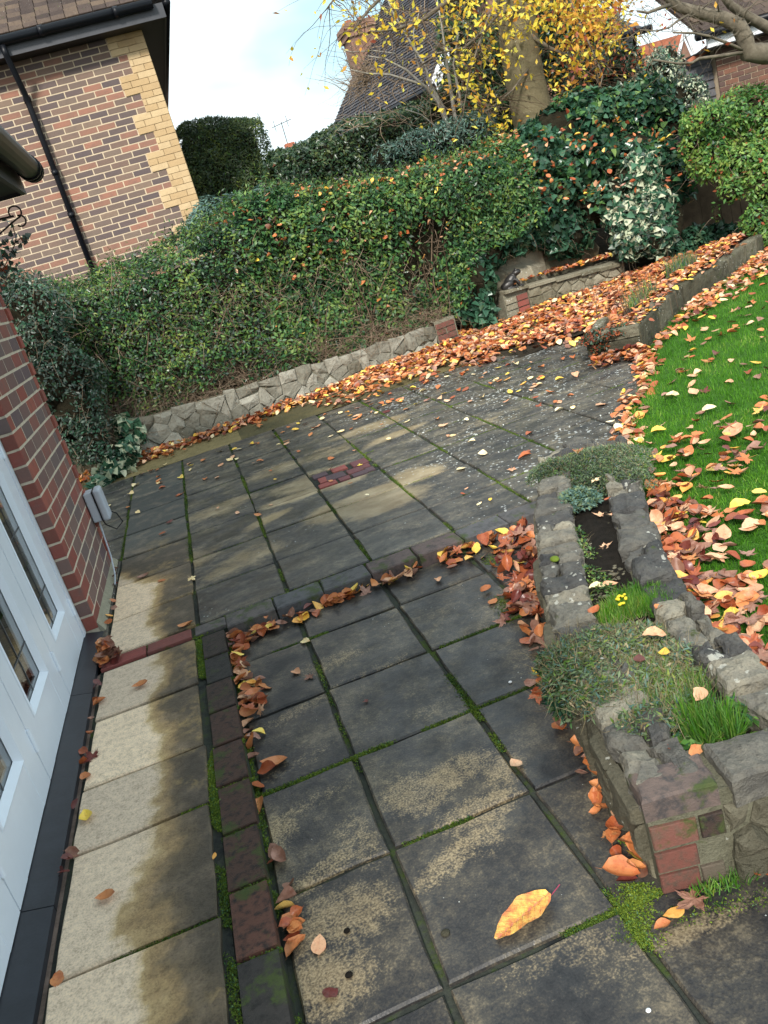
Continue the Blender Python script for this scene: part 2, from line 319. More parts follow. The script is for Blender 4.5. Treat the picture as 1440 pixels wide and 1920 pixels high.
MT['iron'] = plain('rusty_black_iron', (.018, .013, .011), .6, .4, .4, 30, .3)
MT['darkroom'] = plain('dark_room', (.035, .03, .026), .8, .2, .3, 2, .1)
MT['curtain'] = plain('room_floor', (.16, .11, .07), .6, .2, .3, 2, .1)
gm = N('window_glass'); MT['glass'] = gm.out((.9, .95, .95), .01, None, .6, Transmission_Weight=1., IOR=1.5)
MT['lead'] = plain('lead_strip', (.08, .085, .09), .5, .5, .2, 20, .2)
MT['bronze'] = plain('dark_bronze', (.045, .042, .04), .38, .6, .4, 30, .4, .003, Metallic=.5)
MT['bark'] = stonemat('beech_bark', [(.06, .055, .03), (.12, .10, .055), (.20, .17, .10)], .2, .25, .9, 5)
MT['greybark'] = plain('grey_bark', (.16, .135, .10), .9, .2, .45, 14, .8, .01)
MT['palebark'] = plain('pale_bark', (.30, .28, .24), .85, .2, .35, 14, .6, .008)
MT['twig'] = plain('brown_twig', (.13, .09, .06), .9, .2, .5, 14, .5)
MT['twigpale'] = plain('pale_dead_twig', (.27, .2, .14), .9, .2, .4, 14, .5)
MT['rooftile'] = stonemat('brown_roof_tile', [(.035, .025, .022), (.07, .05, .042), (.12, .085, .06)], .1, .35, .9, 4)
MT['slate'] = stonemat('grey_roof_tile', [(.028, .028, .033), (.055, .054, .062), (.09, .088, .095)], .12, .12, .7, 3)
MT['terracotta'] = plain('terracotta', (.34, .12, .07), .85, .2, .3, 9, .3)
MT['whiteboard'] = plain('white_bargeboard', (.72, .74, .76), .5, .4, .08, 4, .1)
MT['weather'] = plain('grey_weatherboard', (.1, .1, .11), .8, .2, .3, 9, .4)
MT['fencewood'] = plain('old_brown_fence', (.07, .05, .032), .9, .15, .45, 7, .6)
MT['flower'] = plain('yellow_flower', (.7, .55, .03), .6, .3, .1, 9, .05)
# fallen leaf colours
LC = [('orange', leafmat('leaf_orange', (.48, .16, .05), (.60, .25, .09), (.38, .115, .04))),
      ('rust-red', leafmat('leaf_rust', (.32, .075, .028), (.42, .12, .04), (.23, .055, .028), .35)),
      ('pale peach', leafmat('leaf_peach', (.66, .38, .22), (.58, .29, .16), (.72, .49, .31))),
      ('yellow', leafmat('leaf_yellow', (.82, .58, .07), (.86, .68, .16), (.80, .46, .05))),
      ('brown', leafmat('leaf_brown', (.20, .09, .055), (.28, .14, .095), (.36, .20, .15))),
      ('dark maroon', leafmat('leaf_maroon', (.10, .02, .018), (.18, .04, .028), (.13, .035, .025), .35)),
      ('cream', leafmat('leaf_cream', (.86, .74, .42), (.82, .62, .30), (.88, .80, .55))),
      ('golden', leafmat('leaf_golden', (.84, .46, .10), (.80, .36, .08), (.86, .56, .16)))]
bl_ = N('leaf_blotched'); x_, y_, z_ = bl_.xyz(bl_.uv()); u3 = bl_.uv()
kk_ = bl_.ma('FRACT', bl_.ma('MULTIPLY', bl_.ma('SUBTRACT', y_, bl_.ma('MULTIPLY', bl_.ma('ABSOLUTE', x_), .75)), 9.)); vn_ = bl_.mr(bl_.ma('ABSOLUTE', bl_.ma('SUBTRACT', kk_, .5)), 0., .12, 1., 0.)
mid_ = bl_.mr(bl_.ma('ABSOLUTE', bl_.ma('SUBTRACT', x_, bl_.ma('MULTIPLY', .05, bl_.ma('SINE', bl_.ma('MULTIPLY', y_, 3.))))), 0., .016, 1., 0.)
c_ = bl_.ramp(bl_.noise(4.2, 6, .72, u3), [(.36, (.86, .62, .16)), (.47, (.80, .42, .09)), (.55, (.66, .22, .07)), (.68, (.42, .12, .06))])
c_ = bl_.mix(bl_.mr(bl_.ma('ABSOLUTE', x_), .12, .3, 0., .45), c_, (.58, .16, .08)); c_ = bl_.mix(bl_.mr(bl_.noise(30, 3, .7, u3), .6, .68, 0., .8), c_, (.16, .05, .03))
c_ = bl_.mix(bl_.ma('MULTIPLY', vn_, .35), c_, (.85, .55, .2)); c_ = bl_.mix(bl_.ma('MULTIPLY', mid_, .8), c_, (.55, .18, .14)); c_ = bl_.mix(bl_.mr(y_, -.02, .0, 1., 0.), c_, (.35, .05, .10))
LC.append(('blotched', bl_.out(c_, .45, bl_.bump(vn_, .5, .003), .45)))
LM = [m for _, m in LC]
G_HEDGE = greenmat('hedge_green', [(.1, (.014, .045, .018)), (.35, (.032, .105, .034)), (.62, (.07, .18, .05)), (.88, (.20, .30, .08))])
G_LIGHT = greenmat('light_green', [(.1, (.04, .09, .02)), (.5, (.09, .18, .03)), (.9, (.24, .30, .05))])
G_DARK = greenmat('dark_green', [(.1, (.014, .034, .018)), (.5, (.03, .068, .034)), (.9, (.075, .125, .06))], .3)
G_YEW = greenmat('yew_green', [(.1, (.02, .036, .013)), (.5, (.045, .075, .022)), (.9, (.10, .13, .035))])
G_BLUE = greenmat('blue_conifer', [(.1, (.05, .11, .09)), (.5, (.09, .18, .15)), (.9, (.17, .27, .22))])
G_IVY = greenmat('ivy_green', [(.1, (.016, .05, .03)), (.5, (.035, .10, .058)), (.9, (.08, .19, .11))], .25)
G_DUST = greenmat('dusty_grey_green', [(.1, (.035, .055, .045)), (.5, (.08, .115, .09)), (.9, (.16, .2, .16))], .35)
G_VAR = greenmat('cream_ivy_edge', [(.1, (.38, .44, .30)), (.5, (.5, .55, .38)), (.9, (.65, .66, .48))], .4)
G_FRESH = greenmat('fresh_green', [(.1, (.04, .12, .025)), (.5, (.10, .24, .05)), (.9, (.26, .38, .08))])
G_YEL = greenmat('tree_yellow', [(.1, (.66, .42, .03)), (.5, (.80, .62, .05)), (.9, (.84, .78, .14))], .5, .4)
G_ORA = greenmat('tree_orange', [(.1, (.40, .15, .02)), (.5, (.58, .26, .03)), (.9, (.68, .38, .05))], .5, .4)
G_RED = greenmat('tree_red', [(.1, (.14, .03, .02)), (.5, (.30, .07, .03)), (.9, (.42, .13, .05))], .5, .3)
G_MAT = greenmat('thyme_green', [(.1, (.06, .10, .045)), (.5, (.12, .18, .085)), (.9, (.22, .28, .15))], .5)
G_GRASS = greenmat('lawn_blade', [(.15, (.035, .12, .008)), (.5, (.07, .22, .014)), (.85, (.13, .31, .022)), (1, (.30, .36, .09))], .5, .3, .25)
G_MOSS = greenmat('moss', [(.1, (.04, .075, .007)), (.5, (.09, .15, .012)), (.9, (.2, .27, .025))], .8)
G_DRY = greenmat('dry_stem', [(.1, (.16, .12, .06)), (.5, (.3, .24, .13)), (.9, (.42, .35, .22))], .8)

# ------------------------------------------------------------------ rough pieces
def prism_mesh(name, poly, d, ch=.006, jit=0., raise_=.0, o=(0, 0, 0), U=(1, 0, 0), V=(0, 1, 0), W=(0, 0, 1), sub=1):
    """polygon in the (U,V) plane through o, front face at +d along W, chamfered edge, centre fan; open at the back"""
    o, U, V, W = Vector(o), Vector(U), Vector(V), Vector(W)
    if sub > 1:
        q = []
        for i in range(len(poly)):
            a, b = poly[i], poly[(i+1) % len(poly)]
            for k in range(sub): t = k/sub; q.append((a[0]+(b[0]-a[0])*t, a[1]+(b[1]-a[1])*t))
        poly = q
    n = len(poly); cx = sum(p[0] for p in poly)/n; cy = sum(p[1] for p in poly)/n
    vs = []; J = [(rnd.uniform(-jit, jit), rnd.uniform(-jit, jit)) for _ in poly]
    for lev, (dd, ins) in enumerate([(0, 0), (d-ch, 0), (d, ch)]):
        for (x, y), (jx, jy) in zip(poly, J):
            x += jx; y += jy; L = math.hypot(x-cx, y-cy) or 1
            x -= (x-cx)/L*ins; y -= (y-cy)/L*ins
            vs.append(o+U*x+V*y+W*(dd+(rnd.uniform(-raise_, raise_)*.5 if lev == 2 else 0)))
    vs.append(o+U*cx+V*cy+W*(d+rnd.uniform(0, raise_)))
    fs = []
    for lev in (0, 1):
        for i in range(n): j = (i+1) % n; fs.append((lev*n+i, lev*n+j, (lev+1)*n+j, (lev+1)*n+i))
    for i in range(n): fs.append((2*n+i, 2*n+(i+1) % n, 3*n))
    me = bpy.data.meshes.new(name); me.from_pydata([tuple(v) for v in vs], [], fs); me.update(); return me
ROCK = bpy.data.textures.new('rock', 'CLOUDS'); ROCK.noise_scale = .06; ROCK.noise_depth = 3
def rocky(o, lv=2, st=.016):
    m = o.modifiers.new('s', 'SUBSURF'); m.subdivision_type = 'SIMPLE'; m.levels = lv; m.render_levels = lv
    d = o.modifiers.new('d', 'DISPLACE'); d.texture = ROCK; d.texture_coords = 'GLOBAL'; d.strength = st; d.mid_level = .5
    return o
def voronoi(W, H, nx, ny, jit=.42, stretch=1):
    seeds = []
    for j in range(ny):
        for i in range(nx): seeds.append(((i+.5+(.5 if j % 2 else 0)*.8+rnd.uniform(-jit, jit))*W/nx, (j+.5+rnd.uniform(-jit, jit)*.7)*H/ny))
    cells = []
    for a in seeds:
        poly = [(0, 0), (W, 0), (W, H), (0, H)]
        for b in sorted(seeds, key=lambda q: (q[0]-a[0])**2+(q[1]-a[1])**2)[1:14]:
            mx_, my_ = (a[0]+b[0])/2, (a[1]+b[1])/2; nx_, ny_ = b[0]-a[0], b[1]-a[1]; out = []
            for i in range(len(poly)):
                p, q = poly[i], poly[(i+1) % len(poly)]
                dp = (p[0]-mx_)*nx_+(p[1]-my_)*ny_; dq = (q[0]-mx_)*nx_+(q[1]-my_)*ny_
                if dp <= 0: out.append(p)
                if (dp < 0) != (dq < 0): t = dp/(dp-dq); out.append((p[0]+(q[0]-p[0])*t, p[1]+(q[1]-p[1])*t))
            poly = out
            if len(poly) < 3: break
        if len(poly) >= 3: cells.append(poly)
    return cells
def shrink(poly, s):
    cx = sum(p[0] for p in poly)/len(poly); cy = sum(p[1] for p in poly)/len(poly); o = []
    for x, y in poly:
        L = math.hypot(x-cx, y-cy)
        if L < s*1.5: continue
        o.append((x-(x-cx)/L*s, y-(y-cy)/L*s))
    # drop tiny edges
    q = []
    for p in o:
        if not q or math.hypot(p[0]-q[-1][0], p[1]-q[-1][1]) > .012: q.append(p)
    return q if len(q) >= 3 else None
def stone_face(parent, A, B, z0, zt, nx, ny, mat, depth=.03, gap=.006, name='stone', out=None, raise_=.02, u0=0):
    """crazy stone facing between ground points A and B; zt(u) gives the top"""
    A, B = Vector(A), Vector(B); U = (B-A); L = U.length; U.normalize(); W = out or Vector((U.y, -U.x, 0)); H = max(zt(0), zt(.5), zt(1))-z0
    for c in voronoi(L, H, nx, ny):
        c = [(x, z0+y/H*(zt(x/L)-z0)) for x, y in c]; c = shrink(c, gap)
        if not c: continue
        me = prism_mesh(name, c, depth+rnd.uniform(-.012, .012), .012, .004, raise_, A, U, (0, 0, 1), W, 1)
        rocky(link(name, me, mat, parent), 2, .02)
def slab(parent, x0, y0, x1, y1, z, mat, gap=.007, name='paving_slab', th=.035, gy=1.):
    a = gap*rnd.uniform(.6, 1.5); b = a*gy; poly = [(x0+a, y0+b), (x1-a, y0+b), (x1-a, y1-b), (x0+a, y1-b)]
    me = prism_mesh(name, poly, th, .006, .0038, 0, (0, 0, z-th+rnd.uniform(-.003, .003)), sub=4)
    tx, ty = rnd.uniform(-.006, .006), rnd.uniform(-.006, .006); cx, cy = (x0+x1)/2, (y0+y1)/2
    for v in me.vertices: v.co.z += (v.co.x-cx)*tx+(v.co.y-cy)*ty
    return link(name, me, mat, parent)
BR = {}
def brick_mesh(L, H, D=.02, key=None):
    k = (round(L, 4), round(H, 4), D, rnd.randrange(3))
    if k not in BR: BR[k] = prism_mesh('brick', [(-L/2, -H/2), (L/2, -H/2), (L/2, H/2), (-L/2, H/2)], D, .003, .0015, .001, sub=1)
    return BR[k].copy() if False else BR[k]
def put_bricks(parent, specs, mat_of, limit=300, name='brick', stuffname='brickwork'):
    """specs: (centre, U, V, W, L, H, D, matkey, weight). The first `limit` by weight are objects of their own, the rest one mesh."""
    specs = sorted(specs, key=lambda s: -s[8]); vs = []; fs = []; mi = []; mk = []
    for i, (c, U, V, W, L, H, D, m, wt) in enumerate(specs):
        M = Matrix(((U[0], V[0], W[0], c[0]), (U[1], V[1], W[1], c[1]), (U[2], V[2], W[2], c[2]), (0, 0, 0, 1)))
        me = brick_mesh(L, H, D)
        if i < limit:
            o = bpy.data.objects.new(name, me); col.objects.link(o); o.parent = parent
            if not me.materials: me.materials.append(None)
            o.material_slots[0].link = 'OBJECT'; o.material_slots[0].material = MT[m]
            o.matrix_basis = Matrix.Translation(-worldloc(parent)) @ M
        else:
            if m not in mk: mk.append(m)
            b = len(vs); vs += [tuple(M@v.co) for v in me.vertices]
            for p in me.polygons: fs.append(tuple(b+k for k in p.vertices)); mi.append(mk.index(m))
    if vs:
        me = bpy.data.meshes.new(stuffname); me.from_pydata(vs, [], fs); me.update(); me.polygons.foreach_set('material_index', mi)
        tag(link(stuffname, me, [MT[k] for k in mk], parent), kind='stuff')

# ================================================================== THE SETTING
ground = MB().add([(-300, -100, -.25), (300, -100, -.25), (300, 500, -.25), (-300, 500, -.25)], [(0, 1, 2, 3)]).build('ground', MT['earth']); tag(ground, kind='structure')
ZU, ZL = .1, .04
# ---- upper patio
up = MB().box((-2.6, 3.74, -.2), (3.9, 8.0, ZU-.014)).build('upper_patio', MT['joint']); tag(up, kind='structure')
ys = [3.87, 4.34, 4.88, 5.42, 5.96, 6.5, 7.03, 7.55, 7.98]; xs = [-2.2, -1.75, -1.3, -.855, -.40, .06, .50, .945, 1.385, 1.83, 2.27, 2.71, 3.15, 3.6]
for i in range(len(xs)-1):
    off = rnd.uniform(-.02, .02)
    for j in range(len(ys)-1):
        x0, x1, y0, y1 = xs[i], xs[i+1], ys[j]+(off if j else 0), ys[j+1]+off
        if x1 < -.86 and y0 < 5.4: continue
        if i == 5+0 and j == 3: continue       # replaced below by the drain cover in its bay
        m = 'slab_strip' if (abs(x0+.855) < .01) else 'slab_upper'
        if i == 6 and j == 3: continue
        if (i == 3) : m = 'slab_strip'
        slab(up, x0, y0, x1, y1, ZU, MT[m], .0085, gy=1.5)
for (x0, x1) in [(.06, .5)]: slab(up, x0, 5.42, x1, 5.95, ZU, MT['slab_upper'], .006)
# the bay with the small brick square
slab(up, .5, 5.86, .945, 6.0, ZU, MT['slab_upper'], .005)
dr = MB().box((.505, 5.43, .02), (.94, 5.855, ZU-.012)).build('drain_cover', MT['joint'], up)
bs = []
for (cx, cy, l, h) in [(.575, 5.78, .12, .12), (.66, 5.62, .15, .15), (.72, 5.78, .12, .12), (.87, 5.76, .13, .15), (.8, 5.6, .12, .12), (.88, 5.62, .08, .1), (.57, 5.63, .07, .14), (.58, 5.49, .14, .1), (.70, 5.49, .09, .09), (.81, 5.48, .12, .09), (.89, 5.5, .07, .1)]:
    bs.append((Vector((cx, cy, ZU-.02)), (1, 0, 0), (0, 1, 0), (0, 0, 1), l-.012, h-.012, .022, 'drain_brick', 1))
put_bricks(dr, bs, None)
# mossy concrete haunch at the wall foot
cb = MB(); fp = [(-2.4, 8.72), (-.95, 8.72), (.19, 8.82), (1.84, 9.25), (3.05, 9.52), (3.9, 9.9)]
for a, b in zip(fp[:-1], fp[1:]):
    cb.add([(a[0], 7.99, ZU-.004), (b[0], 7.99, ZU-.004), (b[0], b[1], ZU+.03), (a[0], a[1], ZU+.03)], [(0, 1, 2, 3)])
tag(cb.build('concrete_margin', MT['conc']), kind='structure')
# ---- lower patio
lp = MB().box((-.285, -.6, -.2), (2.4, 3.735, ZL-.014)).build('lower_patio', MT['joint']); tag(lp, kind='structure')
yl = [-.55, -.04, .455, .95, 1.443, 1.927, 2.415, 2.905, 3.404, 3.72]; xl = [-.27, .06, .491, .93, 1.37, 1.8]
for i in range(len(xl)-1):
    for j in range(len(yl)-1):
        if xl[i] > 1.2 and yl[j] > 1.4: continue
        slab(lp, xl[i], yl[j], xl[i+1], yl[j+1], ZL, MT['slab_lower'], .0085)
# ---- slab strip along the doors
sp = MB().box((-.875, -.6, -.2), (-.39, 3.735, ZU-.016)).build('path', MT['joint']); tag(sp, kind='structure')
yp = [-.55, -.05, .45, .93, 1.42, 1.885, 2.40, 2.755, 3.26, 3.725]
for a, b in zip(yp[:-1], yp[1:]): slab(sp, -.865, a, -.410, b, ZU, MT['slab_strip'], .009)
bs = [(Vector((x, 3.80, ZU-.022)), (1, 0, 0), (0, 1, 0), (0, 0, 1), .21, .10, .024, m, 1) for x, m in [(-.76, 'drain_brick'), (-.54, 'drain_brick')]]
bs.append((Vector((-.34, 3.80, ZU-.022)), (1, 0, 0), (0, 1, 0), (0, 0, 1), .15, .1, .024, 'step_brick', 1))
put_bricks(sp, bs, None)
# ---- brick edging and the step
eb = MB().box((-.392, -.6, -.2), (-.280, 3.735, ZU-.02)).build('brick_edging', MT['joint']); tag(eb, kind='structure')
bs = []; y = 3.70
while y > -.5: bs.append((Vector((-.333+rnd.uniform(-.003, .003), y-.12, ZU-.04+rnd.uniform(-.003, .003))), (1, 0, 0), (0, 1, 0), (0, 0, 1), .106, .234, .04, 'edge_brick', 1)); y -= .25
put_bricks(eb, bs, None)
stp = MB().box((-.27, 3.725, -.2), (2.4, 3.868, ZU-.03)).build('step', MT['joint']); tag(stp, kind='structure')
x = -.268
while x < 1.5:
    L = .238; me = prism_mesh('brick', [(x+.004, 3.712), (x+L, 3.712), (x+L, 3.862), (x+.004, 3.862)], .072, .006, .003, .001, (0, 0, ZU-.070+rnd.uniform(-.002, .002)), sub=2); link('brick', me, MT['step_brick'], stp); x += L+.004
# ---- lawn and leafy bank
LAWN = [(1.07, 1.5), (1.13, 1.9), (1.22, 2.3), (1.38, 2.7), (1.55, 3.05), (1.72, 3.4), (1.87, 3.7), (1.99, 3.9), (2.1, 4.18), (2.37, 4.62), (2.655, 4.97), (3.02, 5.45), (3.35, 5.98), (3.84, 6.53), (4.49, 7.15), (4.86, 7.36), (5.37, 7.73), (5.94, 8.19), (7.2, 9.0), (10, 10.2), (10, 1.5)]
me = bpy.data.meshes.new('lawn'); ZG = .125
me.from_pydata([(x, y, ZG) for x, y in LAWN]+[(x, y, -.2) for x, y in LAWN], [], [tuple(range(len(LAWN)-1, -1, -1))]+[(i, (i+1) % len(LAWN), len(LAWN)+(i+1) % len(LAWN), len(LAWN)+i) for i in range(len(LAWN))]); me.update()
nl = N('lawn_earth'); MT['lawn'] = nl.out(nl.ramp(nl.noise(9, 6, .7), [(.3, (.03, .08, .012)), (.6, (.05, .14, .015)), (.8, (.08, .17, .02))]), .9, nl.bump(nl.noise(60, 4), 1., .02), .15)
lawn = link('lawn', me, MT['lawn']); tag(lawn, kind='structure')
bank = MB(); nxn, nyn = 26, 14; P = []
for j in range(nyn+1):
    for i in range(nxn+1):
        x = 1.9+i*(10-1.9)/nxn; y0 = 7.45 if x < 3.2 else 7.45; y = y0+(13.4-y0)*j/nyn
        z = .06+.05*min(1, max(0, (x-2)/.6))+.02*math.sin(x*3)*math.sin(y*2.3)+max(0, y-10.6)*.25
        P.append((x, y, z))
bank.add(P, [(j*(nxn+1)+i, j*(nxn+1)+i+1, (j+1)*(nxn+1)+i+1, (j+1)*(nxn+1)+i) for j in range(nyn) for i in range(nxn)])
tag(bank.build('bank', MT['earth']), kind='structure')
hb = MB()
HBP = [(-6, 8.95), (.19, 9.0), (1.84, 9.43), (2.98, 9.75), (2.98, 13.5), (-6, 13.5)]
hb.add([(x, y, .33) for x, y in HBP]+[(x, y, -.2) for x, y in HBP], [tuple(range(6))]+[(i, i+6, (i+1) % 6+6, (i+1) % 6) for i in range(6)])
hb = hb.build('terrain', MT['earth']); tag(hb, kind='structure')

# ================================================================== NEAR HOUSE
nh = thing('brick_house', 'near red and plum brick house wall with white glazed doors along the pale paving strip', 'house', (-.95, 4.2, .1))
wall = MB().box((-1.25, 4.240, -.1), (-.9020, 5.4125, 2.6)).box((-5, 5.2, -.1), (-1.25, 5.4125, 2.6)).box((-1.25, -.6, 2.22), (-.917, 4.232, 2.6)).build('wall', MT['mortar'], nh)
bs = []; ch, bl = .082, .24; k = 0; z = .125
while z < 2.5:
    y = 4.235-(bl/2 if k % 2 else 0)
    y1 = 5.31
    while y < y1-.02:
        a, b = max(y, 4.236), min(y+bl-.011, y1)
        if b-a > .03: bs.append((Vector((-.920, (a+b)/2, z+ch/2)), (0, 1, 0), (0, 0, 1), (1, 0, 0), round(b-a-.003, 3), ch-.013, .020, 'red_brick' if (a < 4.27 or rnd.random() < .08) else 'near_brick', 1-z*.3))
        y += bl
    p = .012 if k % 2 else 0
    bs.append((Vector((-.920, 5.362, z+ch/2)), (0, 1, 0), (0, 0, 1), (1, 0, 0), .085 if k % 2 else .096, ch-.011, .022+p, 'red_brick', 1-z*.3))
    bs.append((Vector((-.933, 4.247, z+ch/2)), (1, 0, 0), (0, 0, 1), (0, -1, 0), .062, ch-.012, .012, 'red_brick' if k % 3 == 0 else 'near_brick', .1))
    # end face
    for q in range(2): bs.append((Vector((-.925-.115-q*.23, 5.403, z+ch/2)), (-1, 0, 0), (0, 0, 1), (0, 1, 0), .22, ch-.012, .012, 'red_brick', .1))
    z += ch; k += 1
put_bricks(wall, bs, None, 290)
ramp_ = MB().add([(-.9, 4.24, .1), (-.9, 5.42, .1), (-.872, 5.42, .102), (-.872, 4.24, .102), (-.9, 4.24, .16), (-.9, 5.42, .135)], [(3, 2, 5, 4), (0, 3, 4), (1, 5, 2)]).build('mortar_fillet', MT['mortar_old'], nh)
# sill
sl = MB()
for a, b in [(3.53, 4.225), (2.19, 3.526), (.85, 2.186), (-.5, .846)]: sl.add([(-1.0, a, .02), (-.884, a, .02), (-.884, a, .108), (-.975, a, .13), (-1.0, a, .13), (-1.0, b, .02), (-.884, b, .02), (-.884, b, .108), (-.975, b, .13), (-1.0, b, .13)],
        [(0, 4, 3, 2, 1), (5, 6, 7, 8, 9), (1, 2, 7, 6), (2, 3, 8, 7), (3, 4, 9, 8), (0, 1, 6, 5)])
sl.build('sill', MT['black_sill'], nh)
MB().box((-.884, -.5, .02), (-.872, 4.235, .086)).build('sill_edging', plain('worn_timber_edge', (.16, .12, .10), .9, .2, .5, 20, .4), nh)
fr = MB().box((-1.04, 4.165, .131), (-.965, 4.232, 2.2)).box((-1.04, -.55, 2.12), (-.965, 4.165, 2.2)).box((-1.06, -.55, .11), (-.99, 4.165, .14)).build('door_frame', MT['white'], nh)
for li, (ya, yb) in enumerate([(3.525, 4.16), (2.86, 3.517), (2.19, 2.852), (1.52, 2.182), (.85, 1.512)]):
    X0, X1 = -1.03, -.968; zb, zt = .134+.001, 2.11; s0, s1 = .135, .155; gb = .345 - .012*li
    d = MB()
    d.box((X0, ya, zb), (X1, ya+s0, zt)).box((X0, yb-s1, zb), (X1, yb, zt)).box((X0, ya+s0, zb), (X1-.001, yb-s1, gb)).box((X0, ya+s0, zt-.12), (X1-.001, yb-s1, zt))
    door = d.build('french_door', MT['white'], nh)
    gy0, gy1 = ya+s0, yb-s1
    bd = MB()           # bevelled beads
    for (p, q) in [((gy0, gb), (gy1, gb)), ((gy1, gb), (gy1, zt-.12)), ((gy1, zt-.12), (gy0, zt-.12)), ((gy0, zt-.12), (gy0, gb))]:
        cy, cz = (gy0+gy1)/2, (gb+zt)/2; ins = .02
        def inn(v): return (v[0]+(ins if v[0] < cy else -ins), v[1]+(ins if v[1] < cz else -ins))
        pi, qi = inn(p), inn(q); bd.add([(X1+.006, p[0], p[1]), (X1+.006, q[0], q[1]), (X1-.02, qi[0], qi[1]), (X1-.02, pi[0], pi[1])], [(0, 1, 2, 3)])
        po = (p[0]+(-.008 if p[0] < cy else .008), p[1]+(-.008 if p[1] < cz else .008)); qo = (q[0]+(-.008 if q[0] < cy else .008), q[1]+(-.008 if q[1] < cz else .008))
        bd.add([(X1+.001, po[0], po[1]), (X1+.001, qo[0], qo[1]), (X1+.006, q[0], q[1]), (X1+.006, p[0], p[1])], [(0, 1, 2, 3)])
    bd.build('glazing_bead', MT['white'], door)
    MB().box((X1-.026, gy0+.01, gb+.01), (X1-.022, gy1-.01, zt-.13)).build('pane', MT['glass'], door)
    le = MB(); ym = (gy0+gy1)/2; le.box((X1-.0215, ym-.003, gb+.02), (X1-.019, ym+.003, zt-.14))
    zz = gb+.16; kk = 0
    while zz < 1.9: le.box((X1-.0213, gy0+.01, zz), (X1-.0188, gy1-.01, zz+.005)); zz += .3
    le.build('lead_strip', MT['lead'], door)
    for hz in (.26, 1.1): MB().tube([(X1+.004, yb+.002, hz), (X1+.004, yb+.002, hz+.09)], .008, 8).build('hinge', MT['white'], door)
MB().add([(-1.06, -.55, .12), (-4.5, -.55, .12), (-4.5, 4.16, .12), (-1.06, 4.16, .12)], [(0, 1, 2, 3)]).build('room_floor', MT['curtain'], nh)
MB().add([(-4.5, -.55, 0), (-4.5, 5.1, 0), (-4.5, 5.1, 2.4), (-4.5, -.55, 2.4), (-1.25, -.55, 0), (-1.25, -.55, 2.4), (-1.25, 4.9, 0), (-1.25, 4.9, 2.4), (-4.5, 4.9, 0), (-4.5, 4.9, 2.4)],
         [(0, 1, 2, 3), (0, 3, 5, 4), (6, 7, 9, 8), (3, 2, 7, 5)]).build('room_wall', MT['darkroom'], nh)
# eaves: fascia, soffit, gutter
eY = 5.62
MB().box((-1.5, -.6, 2.36), (-.60, eY-.02, 2.385)).build('soffit', MT['blacksof'], nh)
MB().add([(-.6, -.6, 2.34), (-.575, -.6, 2.34), (-.575, -.6, 2.50), (-.6, -.6, 2.50), (-.6, eY, 2.34), (-.575, eY, 2.34), (-.575, eY, 2.50), (-.6, eY, 2.50)], [(0, 3, 2, 1), (4, 5, 6, 7), (1, 2, 6, 5), (0, 1, 5, 4), (2, 3, 7, 6), (3, 0, 4, 7)]).build('fascia', MT['fascia'], nh)
MB().add([(-.6, eY, 2.34), (-1.5, eY, 2.34), (-1.5, eY, 2.6), (-.6, eY, 2.5)], [(0, 1, 2, 3)]).build('gable_board', MT['fascia'], nh)
rf = MB().add([(-.52, -.6, 2.53), (-.52, eY+.05, 2.53), (-2.6, eY+.05, 3.7), (-2.6, -.6, 3.7), (-.52, -.6, 2.56), (-.52, eY+.05, 2.56), (-2.6, eY+.05, 3.74), (-2.6, -.6, 3.74)], [(0, 1, 2, 3), (7, 6, 5, 4), (0, 4, 5, 1), (1, 5, 6, 2)]).build('roof', MT['rooftile'], nh)
gt = MB(); gx, gz = -.50, 2.455
gt.tube([(gx, -.6, gz), (gx, eY, gz)], .062, 16)
for yy in (eY-.14, eY-.05): gt.tube([(gx, yy-.02, gz), (gx, yy+.012, gz)], .07, 16)
gt.tube([(gx, eY-.01, gz), (gx, eY+.03, gz), (gx, eY+.038, gz)], [.068, .066, .05], 16)
gt.build('gutter', MT['black'], nh, True)
# scroll bracket
br = thing('hanging_bracket', 'black wrought iron scroll bracket under the near gutter, top left', 'bracket', (-.9, 5.43, 2.1))
bY = 5.44
def P2(px, py): return aty(px, py, bY)
MB().tube([P2(-150, 430), P2(-60, 420), P2(0, 411), P2(26, 405)], .006, 6).build('arm', MT['iron'], br)
sc = MB()
cen = P2(28, 398); pts = []
for k in range(18): t = R(200-k*17); rr = .034; pts.append(cen+Vector((math.cos(t)*rr, 0, math.sin(t)*rr)))
sc.tube(pts+[P2(20, 420), P2(-10, 447), P2(-80, 520)], .005, 6)
cen = P2(38, 414); sc.tube([cen+Vector((math.cos(R(100-k*17))*.03, 0, math.sin(R(100-k*17))*.03)) for k in range(15)], .005, 6)
sc.build('scroll', MT['iron'], br)
# outdoor socket
so = thing('outdoor_socket', 'grey weatherproof socket box at the foot of the near brick corner', 'socket', (-.9, 5.3, .42))
def rbox(a, b, c, name, mat, par):
    o = MB().box(a, b).build(name, mat, par); m = o.modifiers.new('b', 'BEVEL'); m.width = c; m.segments = 3; return o
rbox((-.895, 5.27, .415), (-.842, 5.39, .605), .008, 'back_box', MT['greyplastic'], so)
rbox((-.838, 5.262, .405), (-.79, 5.398, .612), .016, 'lid', MT['greyplastic'], so)
MB().box((-.843, 5.266, .41), (-.836, 5.394, .607)).build('seal', MT['black'], so)
MB().tube([(-.80, 5.40, .43), (-.77, 5.42, .40), (-.75, 5.4, .34), (-.80, 5.38, .31), (-.85, 5.38, .36), (-.86, 5.36, .42)], .004, 6).build('cable', MT['black'], so)
MB().tube([(-.868, 5.30, .41), (-.868, 5.2, .2), (-.862, 5.05, .13), (-.858, 4.9, .115)], .005, 6).build('conduit', MT['greyplastic'], so)

